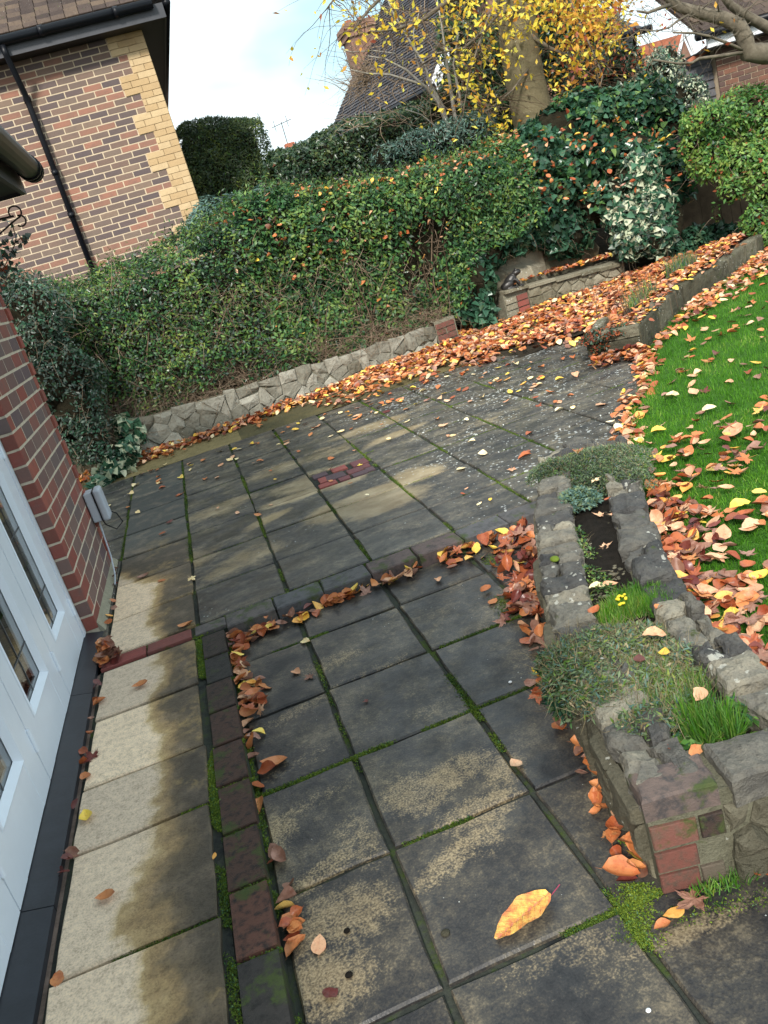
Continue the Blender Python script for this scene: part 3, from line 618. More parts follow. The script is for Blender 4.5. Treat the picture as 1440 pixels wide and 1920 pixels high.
# ================================================================== NEIGHBOUR HOUSE (left)
YH = 12.0; QX = .79; ZE = 4.62
lh = thing('neighbour_house', 'large neighbouring house of mixed brown bricks with buff quoins and black downpipe', 'house', (-3, 12, 0))
lw = MB().box((-9, YH+.003, -.2), (QX-.012, YH+8, ZE)).build('wall', MT['mortar_far'], lh)
bs = []; ch, bl = .0765, .232; z = ZE-.005; k = 0
while z > 1.35:
    ph = (k//3) % 2; qx = QX-(.23 if ph else .45)
    if (k//3) % 2 == 0: qx = QX-.46
    else: qx = QX-.27
    x = qx; first = True
    while x > -3.4:
        L = bl-.011
        if first and k % 2: L = bl/2-.011
        cx = x-L/2; c = Vector((cx, YH+.014, z-ch/2)); pr = proj(c)
        if pr and -60 < pr[0] < 560: bs.append((c, (1, 0, 0), (0, 0, 1), (0, -1, 0), round(L-.002, 3), ch-.0135, .014, 'far_brick', pr[0]+rnd.random()))
        x -= L+.011; first = False
    # quoin
    x = QX; first = True
    while x > qx+.02:
        L = min((.107 if (first and k % 2) else .221), x-qx-.004)
        if L > .02: bs.append((Vector((x-L/2, YH+.012, z-ch/2)), (1, 0, 0), (0, 0, 1), (0, -1, 0), round(L, 3), ch-.004, .026, 'buff_brick', 0))
        x -= L+.004; first = False
    bs.append((Vector((QX-.014, YH+.15, z-ch/2)), (0, 1, 0), (0, 0, 1), (1, 0, 0), .26, ch-.004, .02, 'buff_brick', -99))
    z -= ch; k += 1
put_bricks(lw, bs, None, 300)
# eaves of the hipped roof
eo = .30
MB().box((-9, YH-eo, ZE-.02), (QX+eo, YH+9, ZE)).build('soffit', MT['blacksof'], lh)
fz0, fz1 = ZE-.03, ZE+.13
MB().box((-9, YH-eo-.02, fz0), (QX+eo+.02, YH-eo, fz1)).box((QX+eo, YH-eo, fz0), (QX+eo+.02, YH+9, fz1)).build('fascia', MT['fascia'], lh)
g2 = MB(); g2.tube([(-9, YH-eo-.075, fz1-.0), (QX+eo-.1, YH-eo-.075, fz1-.0)], .055, 12); g2.tube([(QX+eo+.075, YH-eo+.0, fz1), (QX+eo+.075, YH+9, fz1)], .05, 12)
for xx in (-1.9, -.35, .55): g2.tube([(xx-.03, YH-eo-.075, fz1-.0), (xx+.03, YH-eo-.075, fz1-.0)], .063, 12)
g2.build('gutter', MT['black'], lh, True)
rz0 = fz1+.06; pitch = R(40); run = 4.0
def roofpt(u, v):  # v metres up the slope of the front plane
    return Vector((u, YH-eo-.05+v*math.cos(pitch), rz0+v*math.sin(pitch)))
hx = QX+eo+.05
rf = MB().add([roofpt(-9, 0), roofpt(hx, 0), roofpt(hx-run*math.cos(pitch), run), roofpt(-9, run), (hx, YH+9, rz0)], [(0, 1, 2, 3), (1, 4, 2)]).build('roof', MT['rooftile'], lh)
tl = []
for j in range(7):
    v = j*.1; x = hx-v*math.cos(pitch)-.02+(.08 if j % 2 else 0)
    while x > -2.4:
        c = roofpt(x-.08, v+.05)+Vector((0, -math.sin(pitch), math.cos(pitch)))*.008; pr = proj(c)
        if pr and pr[1] > -40: tl.append((c, (1, 0, 0), tuple(roofpt(0, 1)-roofpt(0, 0)), (0, -math.sin(pitch), math.cos(pitch)), .158, .11, .016, 'rooftile', 10-j))
        x -= .165
put_bricks(rf, tl, None, 120, 'roof_tile', 'roof_tiles')
et = []
for j in range(26): et.append((Vector((hx+.0, YH-eo+.1+j*.17, rz0-.01)), (0, 1, 0), (0, 0, 1), (1, 0, 0), .15, .05, .03, 'rooftile', 1))
put_bricks(rf, et, None, 26, 'roof_tile', 'roof_tiles')
# downpipe
dp = MB(); p0 = aty(-10, 60, YH-.35); xd = aty(75, 250, YH-.09).x
dp.tube([(xd-.02, YH-eo-.075, fz1-.05), (xd-.02, YH-eo-.075, fz1-.14), (xd, YH-.10, ZE-.40), (xd, YH-.07, ZE-.55), (xd, YH-.07, .5)], .036, 12)
for zz in (ZE-.5, ZE-1.35, 2.75): dp.tube([(xd, YH-.07, zz), (xd, YH-.07, zz+.06)], .045, 12)
dp.build('downpipe', MT['black'], lh, True)

# ================================================================== MIDDLE HOUSE (steep grey roof)
mh = thing('tiled_house', 'distant house with a steep grey tiled roof, brick gable and external chimney behind the hedge', 'house', (8, 24, 0))
az = R(-14); e = Vector((math.sin(az), math.cos(az), 0)); nn = Vector((math.cos(az), -math.sin(az), 0))
P0 = aty(806, 160, 20.5)
def hitdir(px, P, d):        # parameter along P+t*d that projects to column px
    lo, hi = 0., 40.
    for _ in range(50):
        m = (lo+hi)/2; q = proj(P+d*m)
        if q and q[0] > px: lo = m
        else: hi = m
    return lo
LR = hitdir(612, P0, e); rp = R(47); sl_ = nn*math.cos(rp)+Vector((0, 0, 1))*math.sin(rp); up3 = -nn*math.sin(rp)+Vector((0, 0, 1))*math.cos(rp)
RUN = 6.2
P0 = P0-e*.0
def rp3(u, v, w_=0): return P0+e*u+sl_*v+up3*w_
ridge = rp3(0, RUN); rf = MB().add([rp3(0, 0), rp3(LR, 0), rp3(LR, RUN), rp3(0, RUN), rp3(0, RUN)+nn*.9-Vector((0, 0, .9)), rp3(LR, RUN)+nn*.9-Vector((0, 0, .9))], [(0, 1, 2, 3), (3, 2, 5, 4)]).build('roof', MT['slate'], mh)
# tile courses as real laps, joined
tb = MB()
for j in range(int(RUN/.115)):
    v0 = j*.115; nseg = 34
    for i in range(nseg):
        u0 = LR*i/nseg; u1 = LR*(i+1)/nseg-.02; wv = rnd.uniform(0, .012)
        tb.add([rp3(u0, v0, .03+wv), rp3(u1, v0, .03+wv), rp3(u1, v0+.13, .008), rp3(u0, v0+.13, .008), rp3(u0, v0, .0), rp3(u1, v0, .0)], [(0, 1, 2, 3), (4, 5, 1, 0)])
tag(tb.build('roof_tiles', MT['slate'], mh), kind='stuff')
gw = MB(); b0 = P0+nn*.25-e*-.25; W2 = RUN*math.cos(rp)+.3
def gbl(off): a = P0+nn*.3+e*off; return [Vector((a.x, a.y, 0)), Vector((a+nn*W2).to_tuple()[:2]+(0,)), a+nn*W2+Vector((0, 0, RUN*math.sin(rp)-.6)), P0+e*off+nn*RUN*math.cos(rp)+Vector((0, 0, RUN*math.sin(rp)-.2)), a-Vector((0, 0, .02))]
A_, B_ = gbl(.25), gbl(LR-.3); gw.add(A_+B_, [(0, 1, 2, 3, 4), (5, 9, 8, 7, 6), (0, 4, 9, 5)])
MT['brickfar'] = brickmat('far_red_brick', [(.27, .15, .11), (.24, .13, .095)], (.15, .11, .08), .7, .9, 7)
gw.build('wall', MT['brickfar'], mh)
bb = MB(); q = [rp3(-.12, -.1, -.18), rp3(-.12, RUN, -.18), rp3(-.12, RUN, .04), rp3(-.12, -.1, .04)]; bb.add(q+[p+e*.1 for p in q], [(0, 1, 2, 3), (4, 7, 6, 5), (3, 2, 6, 7), (0, 4, 5, 1), (0, 3, 7, 4)])
bb.build('bargeboard', MT['whiteboard'], mh)
MB().tube([rp3(-.2, -.08, -.02), rp3(LR, -.08, -.02)], .07, 8).build('gutter', MT['black'], mh)
# chimney against the far gable
cpx = aty(697, 180, P0.y+LR+.2); ch_ = MB(); cx, cy = cpx.x, cpx.y; topz = aty(672, 45, cy).z
ch_.box((cx-.40, cy-.45, 0), (cx+.55, cy+.55, topz-1.3)).box((cx-.30, cy-.4, topz-1.3), (cx+.42, cy+.5, topz-.35)).box((cx-.36, cy-.47, topz-.35), (cx+.48, cy+.57, topz-.2)).box((cx-.40, cy-.52, topz-.2), (cx+.52, cy+.62, topz))
cm = ch_.build('chimney', MT['brickfar'], mh)
for dx in (-.12, .25): MB().tube([(cx+dx, cy, topz), (cx+dx, cy, topz+.15)], [.13, .1], 10).build('chimney_pot', MT['terracotta'], cm)

# ================================================================== RIGHT HOUSE
rh = thing('brick_garage', 'brown brick garage with white fascia and tiled roof beyond the bushes, top right', 'garage', (9, 12.5, 0))
YR = 12.5; xr = aty(1345, 130, YR).x; ze = aty(1345, 92, YR).z
rw = MB().box((xr+.012, YR+.012, 0), (xr+6, YR+5, ze)).build('wall', MT['mortar_far'], rh)
bs = []; z = ze; k = 0
while z > ze-1.6:
    x = xr+(0 if k % 2 else -.116)
    while x < xr+2.6:
        a, b = max(x, xr), x+.22
        if b-a > .05: bs.append((Vector(((a+b)/2, YR+.014, z-.04)), (1, 0, 0), (0, 0, 1), (0, -1, 0), round(b-a, 3), .065, .014, 'brown_brick', 1))
        x += .232
    z -= .0765; k += 1
put_bricks(rw, bs, None, 240)
MB().box((xr-.35, YR-.35, ze+.02), (xr+6, YR-.32, ze+.17)).build('fascia', MT['whiteboard'], rh)
MB().box((xr-.35, YR-.31, ze+.0), (xr+6, YR+5, ze+.02)).build('soffit', MT['blacksof'], rh)
MB().tube([(xr-.55, YR-.41, ze+.2), (xr+6, YR-.41, ze+.2)], .06, 12).build('gutter', MT['black'], rh, True)
def rr(x, v): return Vector((x, YR-.42+v*.78, ze+.24+v*.62))
rr_ = MB().add([rr(xr-.5, 0), rr(xr+6, 0), rr(xr+6, 4), rr(xr-.5, 4), rr(xr-.5, 0)-Vector((0, 0, .06)), rr(xr-.5, 4)-Vector((0, 0, .06))], [(0, 1, 2, 3), (0, 3, 5, 4)]).build('roof', MT['rooftile'], rh)
tl = []
for j in range(12):
    v = j*.13; x = xr-.45+(.09 if j % 2 else 0)
    while x < xr+2.6: tl.append((rr(x+.08, v+.06)+Vector((0, -.01, .012)), (1, 0, 0), (0, .78, .62), (0, -.62, .78), .165, .14, .018, 'rooftile', 12-j)); x += .175
put_bricks(rr_, tl, None, 200, 'roof_tile', 'roof_tiles')
# weatherboarded lean-to beside it
lt = thing('lean_to', 'grey weatherboarded lean-to with a terracotta edge tile, left of the brown brick garage', 'shed', (8.6, 12.6, 0))
x0 = aty(1268, 150, YR+.1).x; zt = ze+.02
lt0 = aty(1296, 118, YR+.1); lt1 = aty(1346, 78, YR+.1)
z = lt1.z; kk = 0
while z > 1.2:
    xl_ = x0 if z < lt0.z else x0+(lt1.x-.02-x0)*(z-lt0.z)/(lt1.z-lt0.z)*.8
    MB().add([(xl_, YR+.10, z-.13), (xr-.002, YR+.10, z-.13), (xr-.002, YR+.13, z), (xl_, YR+.13, z), (xl_, YR+.15, z-.13), (xr-.002, YR+.15, z-.13)], [(0, 1, 2, 3), (4, 5, 1, 0)]).build('board', MT['weather'], lt); z -= .12
MB().box((x0+.02, YR+.16, 0), (xr-.002, YR+3, lt0.z)).build('frame', MT['weather'], lt)
MB().tube([lt0+Vector((-.1, -.06, 0)), lt1+Vector((-.02, -.06, .02))], .045, 8).build('edge_tile', MT['terracotta'], lt)
# small far gable, far red roof, distant chimney
fg = thing('far_gable_house', 'small distant red gabled house with white bargeboards, left of the garage', 'house', (13, 24, 0))
YF = 24.; ap = aty(1279, 66, YF); bl_ = aty(1262, 130, YF); brp = aty(1299, 112, YF)
MB().add([(bl_.x, YF, 0), (brp.x, YF, 0), brp, ap, bl_, (bl_.x, YF+6, bl_.z), (ap.x, YF+6, ap.z), (bl_.x, YF+6, 0)], [(0, 1, 2, 3, 4), (0, 4, 5, 7)]).build('wall', MT['brickfar'], fg)
MB().tube([bl_+Vector((0, -.1, 0)), ap+Vector((0, -.1, .05)), brp+Vector((.05, -.1, 0))], .06, 4).build('bargeboard', MT['whiteboard'], fg)
MB().add([bl_+Vector((-1.8, 0, -.0)), bl_+Vector((0, -.05, 0)), ap+Vector((0, -.05, .03)), ap+Vector((-1.9, 0, .03))], [(0, 1, 2, 3)]).build('roof', MT['terracotta'], fg)
f2 = thing('far_hip_house', 'distant orange brick house end with black gutter behind the yellow beech', 'house', (11, 20, 0))
YF = 20.; a = aty(1150, 76, YF); b = aty(1204, 62, YF)
MB().box((a.x-.6, YF, 0), (b.x-.25, YF+4, a.z)).build('wall', MT['brickfar'], f2)
MB().add([(a.x-.8, YF-.3, a.z), (b.x, YF-.3, a.z), (b.x-1, YF+1.6, a.z+1.4), (a.x-.8, YF+1.6, a.z+1.4)], [(0, 1, 2, 3)]).build('roof', MT['slate'], f2)
MB().tube([(a.x-.8, YF-.36, a.z), (b.x+.02, YF-.36, a.z)], .08, 8).tube([(b.x-.3, YF-.2, a.z), (b.x-.3, YF-.06, a.z-.3), (b.x-.3, YF-.06, 0)], .05, 8).build('gutter', MT['black'], f2)
MB().add([(a.x-.6, YF-.02, a.z-.35), (b.x-.25, YF-.02, a.z-.35), (b.x-.25, YF-.02, a.z-.05), (a.x-.6, YF-.02, a.z-.05)], [(0, 1, 2, 3)]).build('fascia', MT['whiteboard'], f2)
f3 = thing('distant_house', 'tiny distant house whose red chimney and aerial show between the two dark hedges', 'house', (8, 60, 0))
c = aty(549, 272, 60.)
MB().box((c.x-6, 60, -2), (c.x+8, 68, c.z-1.6)).build('wall', MT['brickfar'], f3)
MB().add([(c.x-6.3, 59.6, c.z-1.7), (c.x+8, 59.6, c.z-1.7), (c.x+8, 64, c.z-.4), (c.x-6.3, 64, c.z-.4)], [(0, 1, 2, 3)]).build('roof', MT['terracotta'], f3)
MB().box((c.x-.3, 61, c.z-1.8), (c.x+.35, 61.6, c.z+.3)).build('chimney', MT['terracotta'], f3)
MB().tube([(c.x-.1, 61.2, c.z), (c.x-.1, 61.2, c.z+1.7)], .03, 5).tube([(c.x-.8, 61.2, c.z+1.5), (c.x+.6, 61.2, c.z+1.7)], .025, 5).tube([(c.x-.6, 61.2, c.z+1.2), (c.x-.6, 61.2, c.z+1.9)], .02, 5).tube([(c.x+.3, 61.2, c.z+1.3), (c.x+.3, 61.2, c.z+2.)], .02, 5).build('aerial', MT['lead'], f3)
#--PART2--
# ================================================================== RETAINING WALL UNDER THE HEDGE
rwl = thing('retaining_wall', 'low grey rubble stone wall under the hedge with leaves along its foot', 'wall', (1, 9, .1))
FT = [(-2.4, 8.70), (-.95, 8.72), (.19, 8.82), (1.84, 9.25), (2.72, 9.45)]
core = MB(); zt_ = lambda x: .50-.15*max(0, min(1, (x+.9)/3.9))
for a, b in zip(FT[:-1], FT[1:]):
    core.add([(a[0], a[1]+.03, 0), (b[0], b[1]+.03, 0), (b[0], b[1]+.03, zt_(b[0])-.02), (a[0], a[1]+.03, zt_(a[0])-.02), (a[0], a[1]+.3, zt_(a[0])-.02), (b[0], b[1]+.3, zt_(b[0])-.02)], [(0, 1, 2, 3), (3, 2, 5, 4)])
cw = core.build('mortar', MT['mortar_old'], rwl)
for a, b in zip(FT[:-1], FT[1:]):
    L = math.hypot(b[0]-a[0], b[1]-a[1]); stone_face(cw, (a[0], a[1]+.03, 0), (b[0], b[1]+.03, 0), .08, lambda u, a=a, b=b: zt_(a[0]+(b[0]-a[0])*u)+rnd.uniform(-.02, .03), max(2, round(L/.2)), 3, MT['rubble'] if a[0] > -1 else MT['rubble_w'], .03, .001, raise_=.03)
bs = []
A = Vector((2.72, 9.42, 0)); Bv = Vector((3.0, 9.50, 0)); Uv = (Bv-A).normalized(); Wv = Vector((Uv.y, -Uv.x, 0))
MB().add([tuple(A), tuple(Bv), tuple(Bv+Vector((0, 0, .40))), tuple(A+Vector((0, 0, .40))), tuple(A+Vector((0, .3, .40))), tuple(Bv+Vector((0, .3, .4))), tuple(Bv+Vector((0, .3, 0)))], [(0, 1, 2, 3), (3, 2, 5, 4), (1, 6, 5, 2)]).build('pier', MT['mortar_old'], rwl)
for k in range(5):
    for q in range(2 if k % 2 else 1):
        L = .13 if k % 2 else .27; c = A+Uv*(.005+L/2+q*.14); bs.append((Vector((c.x, c.y, .07+k*.068)), tuple(Uv), (0, 0, 1), tuple(Wv), L-.012, .056, .016, 'planter_brick', 1))
put_bricks(rwl, bs, None)
# ---- frog ledge
fl = thing('ledge_wall', 'low stone ledge wall with coping under the frog, backed by ivy', 'wall', (4.6, 9.9, .1))
A, Bv = Vector((3.72, 9.72, 0)), Vector((5.55, 10.12, 0)); top = lambda u: .44-.09*u
Uv = (Bv-A).normalized(); Wv = Vector((Uv.y, -Uv.x, 0))
V = [A, Bv, Bv+Vector((0, 0, .335)), A+Vector((0, 0, .425)), A+Vector((-.05, .35, .425)), Bv+Vector((-.05, .35, .335)), Bv+Vector((-.05, .35, 0)), A+Vector((-.05, .35, 0))]
fc = MB().add([tuple(v) for v in V], [(0, 1, 2, 3), (3, 2, 5, 4), (1, 6, 5, 2), (0, 3, 4, 7)]).build('mortar', MT['mortar_old'], fl)
stone_face(fc, A+Uv*.35, Bv, .06, lambda u: .40-.08*u, 8, 3, MT['rubble_w'], .025, .004, raise_=.02)
bs = []
for k in range(4):
    for q in range(2): bs.append((A+Uv*(.09+q*.17)+Vector((0, 0, .10+k*.075)), tuple(Uv), (0, 0, 1), tuple(Wv), .155, .062, .02, 'red_brick' if q else 'rubble_w', 1))
put_bricks(fl, bs, None)
u = 0; Lw = (Bv-A).length
while u < Lw-.1:
    l = rnd.uniform(.3, .42); l = min(l, Lw-u); z0 = .425-.09*u/Lw; z1 = .425-.09*(u+l)/Lw
    me = prism_mesh('coping', [(u+.004, -.06), (u+l-.004, -.06), (u+l-.004, .16), (u+.004, .16)], .04, .008, .003, .002, A+Vector((0, 0, z0+.002)), Uv+Vector((0, 0, -.09/Lw)), -Wv, (0, 0, 1), 2); link('coping', me, MT['rubble_w'], fl); u += l
rockm = MB(); rockm.ball((4.2, 10.45, .6), (.55, .35, .45), 14, 10).ball((3.75, 10.4, .55), (.45, .3, .35), 14, 10).ball((4.9, 10.7, .5), (.6, .4, .4), 14, 10)
for i, v in enumerate(rockm.v): k = float(nz3(np.array([v]), 1.6, 3)[0]); rockm.v[i] = (v[0]+k*.1, v[1]-k*.1, v[2]+k*.08)
tag(rockm.build('rock', MT['rubble_w'], None), 'mossy brown rock face behind the frog ledge', 'rock')
# frog
FRp = Vector((3.90, 9.80, .455))
fm = MB(); tilt = Matrix.Rotation(R(-42), 3, 'Y'); face = Matrix.Rotation(R(-15), 3, 'Z')
def fb(c, r, rot=None, seg=14): fm.ball(FRp+face@Vector(c), r, seg, 9, 0, face@(rot or Matrix.Identity(3)))
fb((-.02, 0, .085), (.115, .07, .062), tilt); fb((.075, 0, .165), (.062, .055, .038), Matrix.Rotation(R(-12), 3, 'Y')); fb((-.085, 0, .04), (.06, .06, .045))
for s in (-1, 1):
    fb((.075, s*.034, .197), (.018, .016, .018)); fb((-.06, s*.07, .05), (.075, .03, .045), Matrix.Rotation(R(-25), 3, 'Y')); fb((-.01, s*.085, .012), (.08, .024, .013))
    sh = FRp+face@Vector((.045, s*.05, .10)); el = FRp+face@Vector((.075, s*.062, .05)); ft = FRp+face@Vector((.085, s*.055, .006)); fm.tube([sh, el, ft], [.024, .017, .014], 8); fb((.105, s*.058, .008), (.03, .022, .009))
fo = fm.build('frog_statue', MT['bronze'], None, True); m = fo.modifiers.new('r', 'REMESH'); m.mode = 'VOXEL'; m.voxel_size = .007; m.use_smooth_shade = True
tag(fo, 'dark bronze frog statue sitting on the left end of the leaf covered ledge', 'statue')
# ---- curb bed on the right
cbd = thing('raised_bed', 'raised bed of old concrete blocks between patio and lawn, full of fallen leaves', 'raised bed', (3.6, 6.4, .1))
CL = [(3.36, 6.06), (3.86, 6.60), (4.49, 7.2), (4.90, 7.42), (5.40, 7.78), (5.96, 8.24), (6.6, 8.75)]
def run_blocks(P, th, z0, z1, mat, ln, par, side=1, rows=1):
    for a, b in zip(P[:-1], P[1:]):
        a3, b3 = Vector((*a, 0)), Vector((*b, 0)); U = (b3-a3); L = U.length; U.normalize(); V = Vector((-U.y, U.x, 0))*side; k = max(1, round(L/ln))
        for j in range(rows):
            for i in range(k):
                x0, x1 = L*i/k+.004, L*(i+1)/k-.004; zz = z0+(z1-z0)*j/rows
                me = prism_mesh('block', [(x0, 0), (x1, 0), (x1, th), (x0, th)], (z1-z0)/rows-.008+rnd.uniform(-.006, .006), .012, .006, .006, a3+Vector((0, 0, zz)), U, V, (0, 0, 1), 3); rocky(link('block', me, mat, par), 3, .022)
run_blocks(CL, .13, .05, .315, MT['kerb_block'], .5, cbd)
run_blocks([(3.02, 6.33), (3.34, 6.05)], .11, .06, .34, MT['kerb_block'], .5, cbd, 1, 3)
run_blocks([(3.06, 6.42), (3.5, 7.0)], .09, .06, .30, MT['kerb_block'], .3, cbd, -1, 2)
sm = MB(); inner = [(p[0]-.09, p[1]+.10) for p in CL]; outer = [(3.08, 6.42), (3.35, 6.95), (3.75, 7.7), (4.2, 8.3), (4.7, 8.8), (5.2, 9.3), (5.8, 9.8)]
P = []
for a, b in zip(inner, outer):
    for t in (0, .33, .66, 1): P.append((a[0]+(b[0]-a[0])*t, a[1]+(b[1]-a[1])*t, .30-.17*t**1.3))
sm.add(P, [(i*4+j, i*4+j+1, i*4+j+5, i*4+j+4) for i in range(6) for j in range(3)]); sm.build('soil', MT['soil'], cbd)

# ================================================================== THE STONE PLANTER
ZP = .31
pl = thing('stone_planter', 'long narrow raised planter of dark rubble stone with a brick corner, tapering towards the patio', 'planter', (1, 2.4, .04))
Lo = [Vector((.612, 1.475, ZP))]+[g(*p, ZP) for p in [(1148, 1390), (1096, 1300), (1037, 1181), (1020, 1105), (1011, 1035), (1006, 945), (1012, 890)]]
Ro = [Vector(p+(ZP,)) for p in [(1.10, 1.30), (1.11, 1.65), (1.15, 1.86), (1.17, 2.01), (1.215, 2.16), (1.27, 2.37), (1.41, 2.71), (1.585, 3.09), (1.75, 3.43)]]
def offs(P, d):
    o = []
    for i, p in enumerate(P):
        t = (P[min(i+1, len(P)-1)]-P[max(i-1, 0)]); t.z = 0; t.normalize(); o.append(p+Vector((t.y, -t.x, 0))*d)
    return o
Li = offs(Lo, .145); Ri = offs(Ro, -.13)
Tip = [Vector((1.50, 3.92, ZP)), Vector((1.72, 3.98, ZP)), Vector((1.88, 3.75, ZP))]
bd = MB()
def wallbody(O, I, zt):
    n = len(O); v = [tuple((p.x, p.y, -.05)) for p in O]+[(p.x, p.y, zt) for p in O]+[(p.x, p.y, zt) for p in I]+[(p.x, p.y, .1) for p in I]
    f = []
    for i in range(n-1):
        for a in range(3): f.append((a*n+i, a*n+i+1, (a+1)*n+i+1, (a+1)*n+i))
    f += [(0, n, 2*n, 3*n), (n-1, 4*n-1, 3*n-1, 2*n-1)]
    bd.add(v, f)
Loi = offs(Lo, .012); Roi = offs(Ro, -.012)
wallbody(Loi, Li, ZP-.05); wallbody(Ri, Roi, ZP-.05)
tipO = [Lo[-1]]+Tip+[Ro[-1]]; ctr = Vector((1.62, 3.5, 0)); tipI = [p+(ctr-p)*.35 for p in tipO]; wallbody(offs(tipO, .012), tipI, ZP-.06)
FA, FB = Vector((.600, 1.438, 0)), Vector((1.11, 1.32, 0)); FU = (FB-FA).normalized(); FW = Vector((FU.y, -FU.x, 0)); FBk = -FW
bd.add([tuple(FA), tuple(FB), tuple(FB+Vector((0, 0, ZP-.03))), tuple(FA+Vector((0, 0, ZP-.03))), tuple(FA+FBk*.15+Vector((0, 0, ZP-.03))), tuple(FB+FBk*.15+Vector((0, 0, ZP-.03))), tuple(FB+FBk*.15), tuple(FA+FBk*.15)], [(0, 1, 2, 3), (3, 2, 5, 4), (4, 5, 6, 7), (0, 3, 4, 7), (1, 6, 5, 2)])
body = bd.build('mortar', MT['mortar_dirty'], pl)
def topstones(O, I, lens, mat, dz=.0, r=.012):
    # walk along both edges and lay a rough stone across the wall
    def cum(P):
        c = [0]
        for a, b in zip(P[:-1], P[1:]): c.append(c[-1]+(b-a).length)
        return c
    cO, cI = cum(O), cum(I)
    def at(P, c, t):
        s = t*c[-1]
        for i in range(len(P)-1):
            if s <= c[i+1] or i == len(P)-2: k = (s-c[i])/max(1e-6, c[i+1]-c[i]); return P[i]+(P[i+1]-P[i])*k
    t = 0; T = cO[-1]
    while t < 1-.02:
        l = rnd.uniform(*lens)/T; t1 = min(1, t+l); gp = rnd.uniform(.002, .009)/T
        if 1-t1 < .04/T: t1 = 1
        m1 = (t+t1)/2; sk = rnd.uniform(-.06, .06)*.1
        qs = [at(O, cO, t+gp), at(O, cO, m1), at(O, cO, t1-gp), at(I, cI, t1-gp), at(I, cI, m1), at(I, cI, t+gp)]
        sp1 = rnd.uniform(.35, .65); sp2 = sp1+rnd.uniform(-.12, .12); md = lambda a, b, k: a+(b-a)*k
        if rnd.random() < .45: sets = [[qs[0], qs[1], qs[2], md(qs[2], qs[3], sp2-.03), md(qs[1], qs[4], (sp1+sp2)/2), md(qs[0], qs[5], sp1-.03)], [md(qs[0], qs[5], sp1+.03), md(qs[1], qs[4], (sp1+sp2)/2+.04), md(qs[2], qs[3], sp2+.03), qs[3], qs[4], qs[5]]]
        else: sets = [qs]
        for q in sets:
            w = rnd.uniform(-.02, .008); q = [(p.x+rnd.uniform(-.010, .010), p.y+rnd.uniform(-.010, .010)) for p in q]
            h = rnd.uniform(.055, .075); me = prism_mesh('stone', q, h, .012, .008, r, (0, 0, ZP-.065+w), sub=2); rocky(link('stone', me, mat, body), 3, .03)
        t = t1
topstones(Lo, Li, (.07, .17), MT['planter_stone']); topstones(Ri, Ro, (.08, .19), MT['planter_stone']); topstones(tipO, tipI, (.12, .2), MT['planter_stone'])
# outer left face in rubble
for a, b in zip(Lo[:-1], Lo[1:]):
    L = (b-a).length; b2 = Vector((a.x, a.y, 0)); a2 = Vector((b.x, b.y, 0)); n_ = max(1, round(L/.13))
    U = (b2-a2).normalized(); stone_face(body, a2, b2, .0, lambda u: .245, n_, 3, MT['planter_side'], .026, .002, out=Vector((U.y, -U.x, 0)), raise_=.008)
# front: brick corner then rubble
def fr_(u, z): return Vector((FA.x+FU.x*u, FA.y+FU.y*u, z))
bs = []
for (u0, u1, z0, z1, m) in [(.0, .105, .165, .225, 'planter_brick'), (.112, .165, .165, .225, 'edge_brick'), (.0, .095, .10, .152, 'planter_red'), (.0, .09, .04, .088, 'planter_red'), (.096, .15, .04, .088, 'planter_brick'), (.0, .10, -.03, .03, 'planter_brick'), (.108, .3, -.03, .028, 'planter_brick'), (.308, .5, -.03, .028, 'planter_brick')]:
    c = fr_((u0+u1)/2, (z0+z1)/2); bs.append((c, tuple(FU), (0, 0, 1), tuple(FW), u1-u0, z1-z0, .01, m, 1))
put_bricks(body, bs, None)
me = prism_mesh('brick', [(-.004, -.004), (.168, -.004), (.166, .105), (-.004, .105)], .06, .006, .004, .002, Vector((FA.x, FA.y, ZP-.068)), FU, FBk, (0, 0, 1), 3); rocky(link('brick', me, MT['top_brick'], body), 2, .008)
me = prism_mesh('stone', [(.2, -.012), (.33, -.008), (.34, .13), (.19, .12)], .08, .01, .006, .008, Vector((FA.x, FA.y, ZP-.08)), FU, FBk, (0, 0, 1), 3); rocky(link('stone', me, MT['planter_stone'], body), 3, .02)
me = prism_mesh('stone', [(.35, -.012), (.5, -.008), (.5, .14), (.36, .15)], .08, .01, .006, .008, Vector((FA.x, FA.y, ZP-.078)), FU, FBk, (0, 0, 1), 3); rocky(link('stone', me, MT['planter_stone'], body), 3, .02)
stone_face(body, fr_(.17, 0), fr_(.51, 0), .03, lambda u: .235, 4, 3, MT['planter_side'], .024, .003, out=FW, raise_=.012)
# soil
si = Li+[p*1. for p in tipI[1:-1]]+list(reversed(Ri)); so_ = MB()
cl = []
for t in range(13):
    k = t/12*(len(Li)-1); i = min(int(k), len(Li)-2); a = Li[i]+(Li[i+1]-Li[i])*(k-i); kk = t/12*(len(Ri)-1); j = min(int(kk), len(Ri)-2); b = Ri[j]+(Ri[j+1]-Ri[j])*(kk-j); cl.append((a, b))
P = []
for a, b in cl+[(Vector((1.5, 3.85, 0)), Vector((1.8, 3.7, 0)))]:
    for s in range(7): p = a+(b-a)*(s/6*1.06-.03); P.append((p.x, p.y, .235+.02*math.sin(p.x*23+p.y*17)+.012*math.sin(p.y*41)))
soilm = so_.add(P, [(i*7+s, i*7+s+1, i*7+s+8, i*7+s+7) for i in range(13) for s in range(6)]).build('soil', MT['soil'], pl)
gr = MB()
for _ in range(420):
    a, b = cl[rnd.randint(4, 10)]; p = a+(b-a)*rnd.random(); s = rnd.uniform(.003, .011); gr.ball((p.x+rnd.uniform(-.05, .05), p.y+rnd.uniform(-.08, .08), .245), (s, s*.8, s*.5), 5, 3)
tag(gr.build('soil_crumbs', MT['planter_side'], pl), kind='stuff')

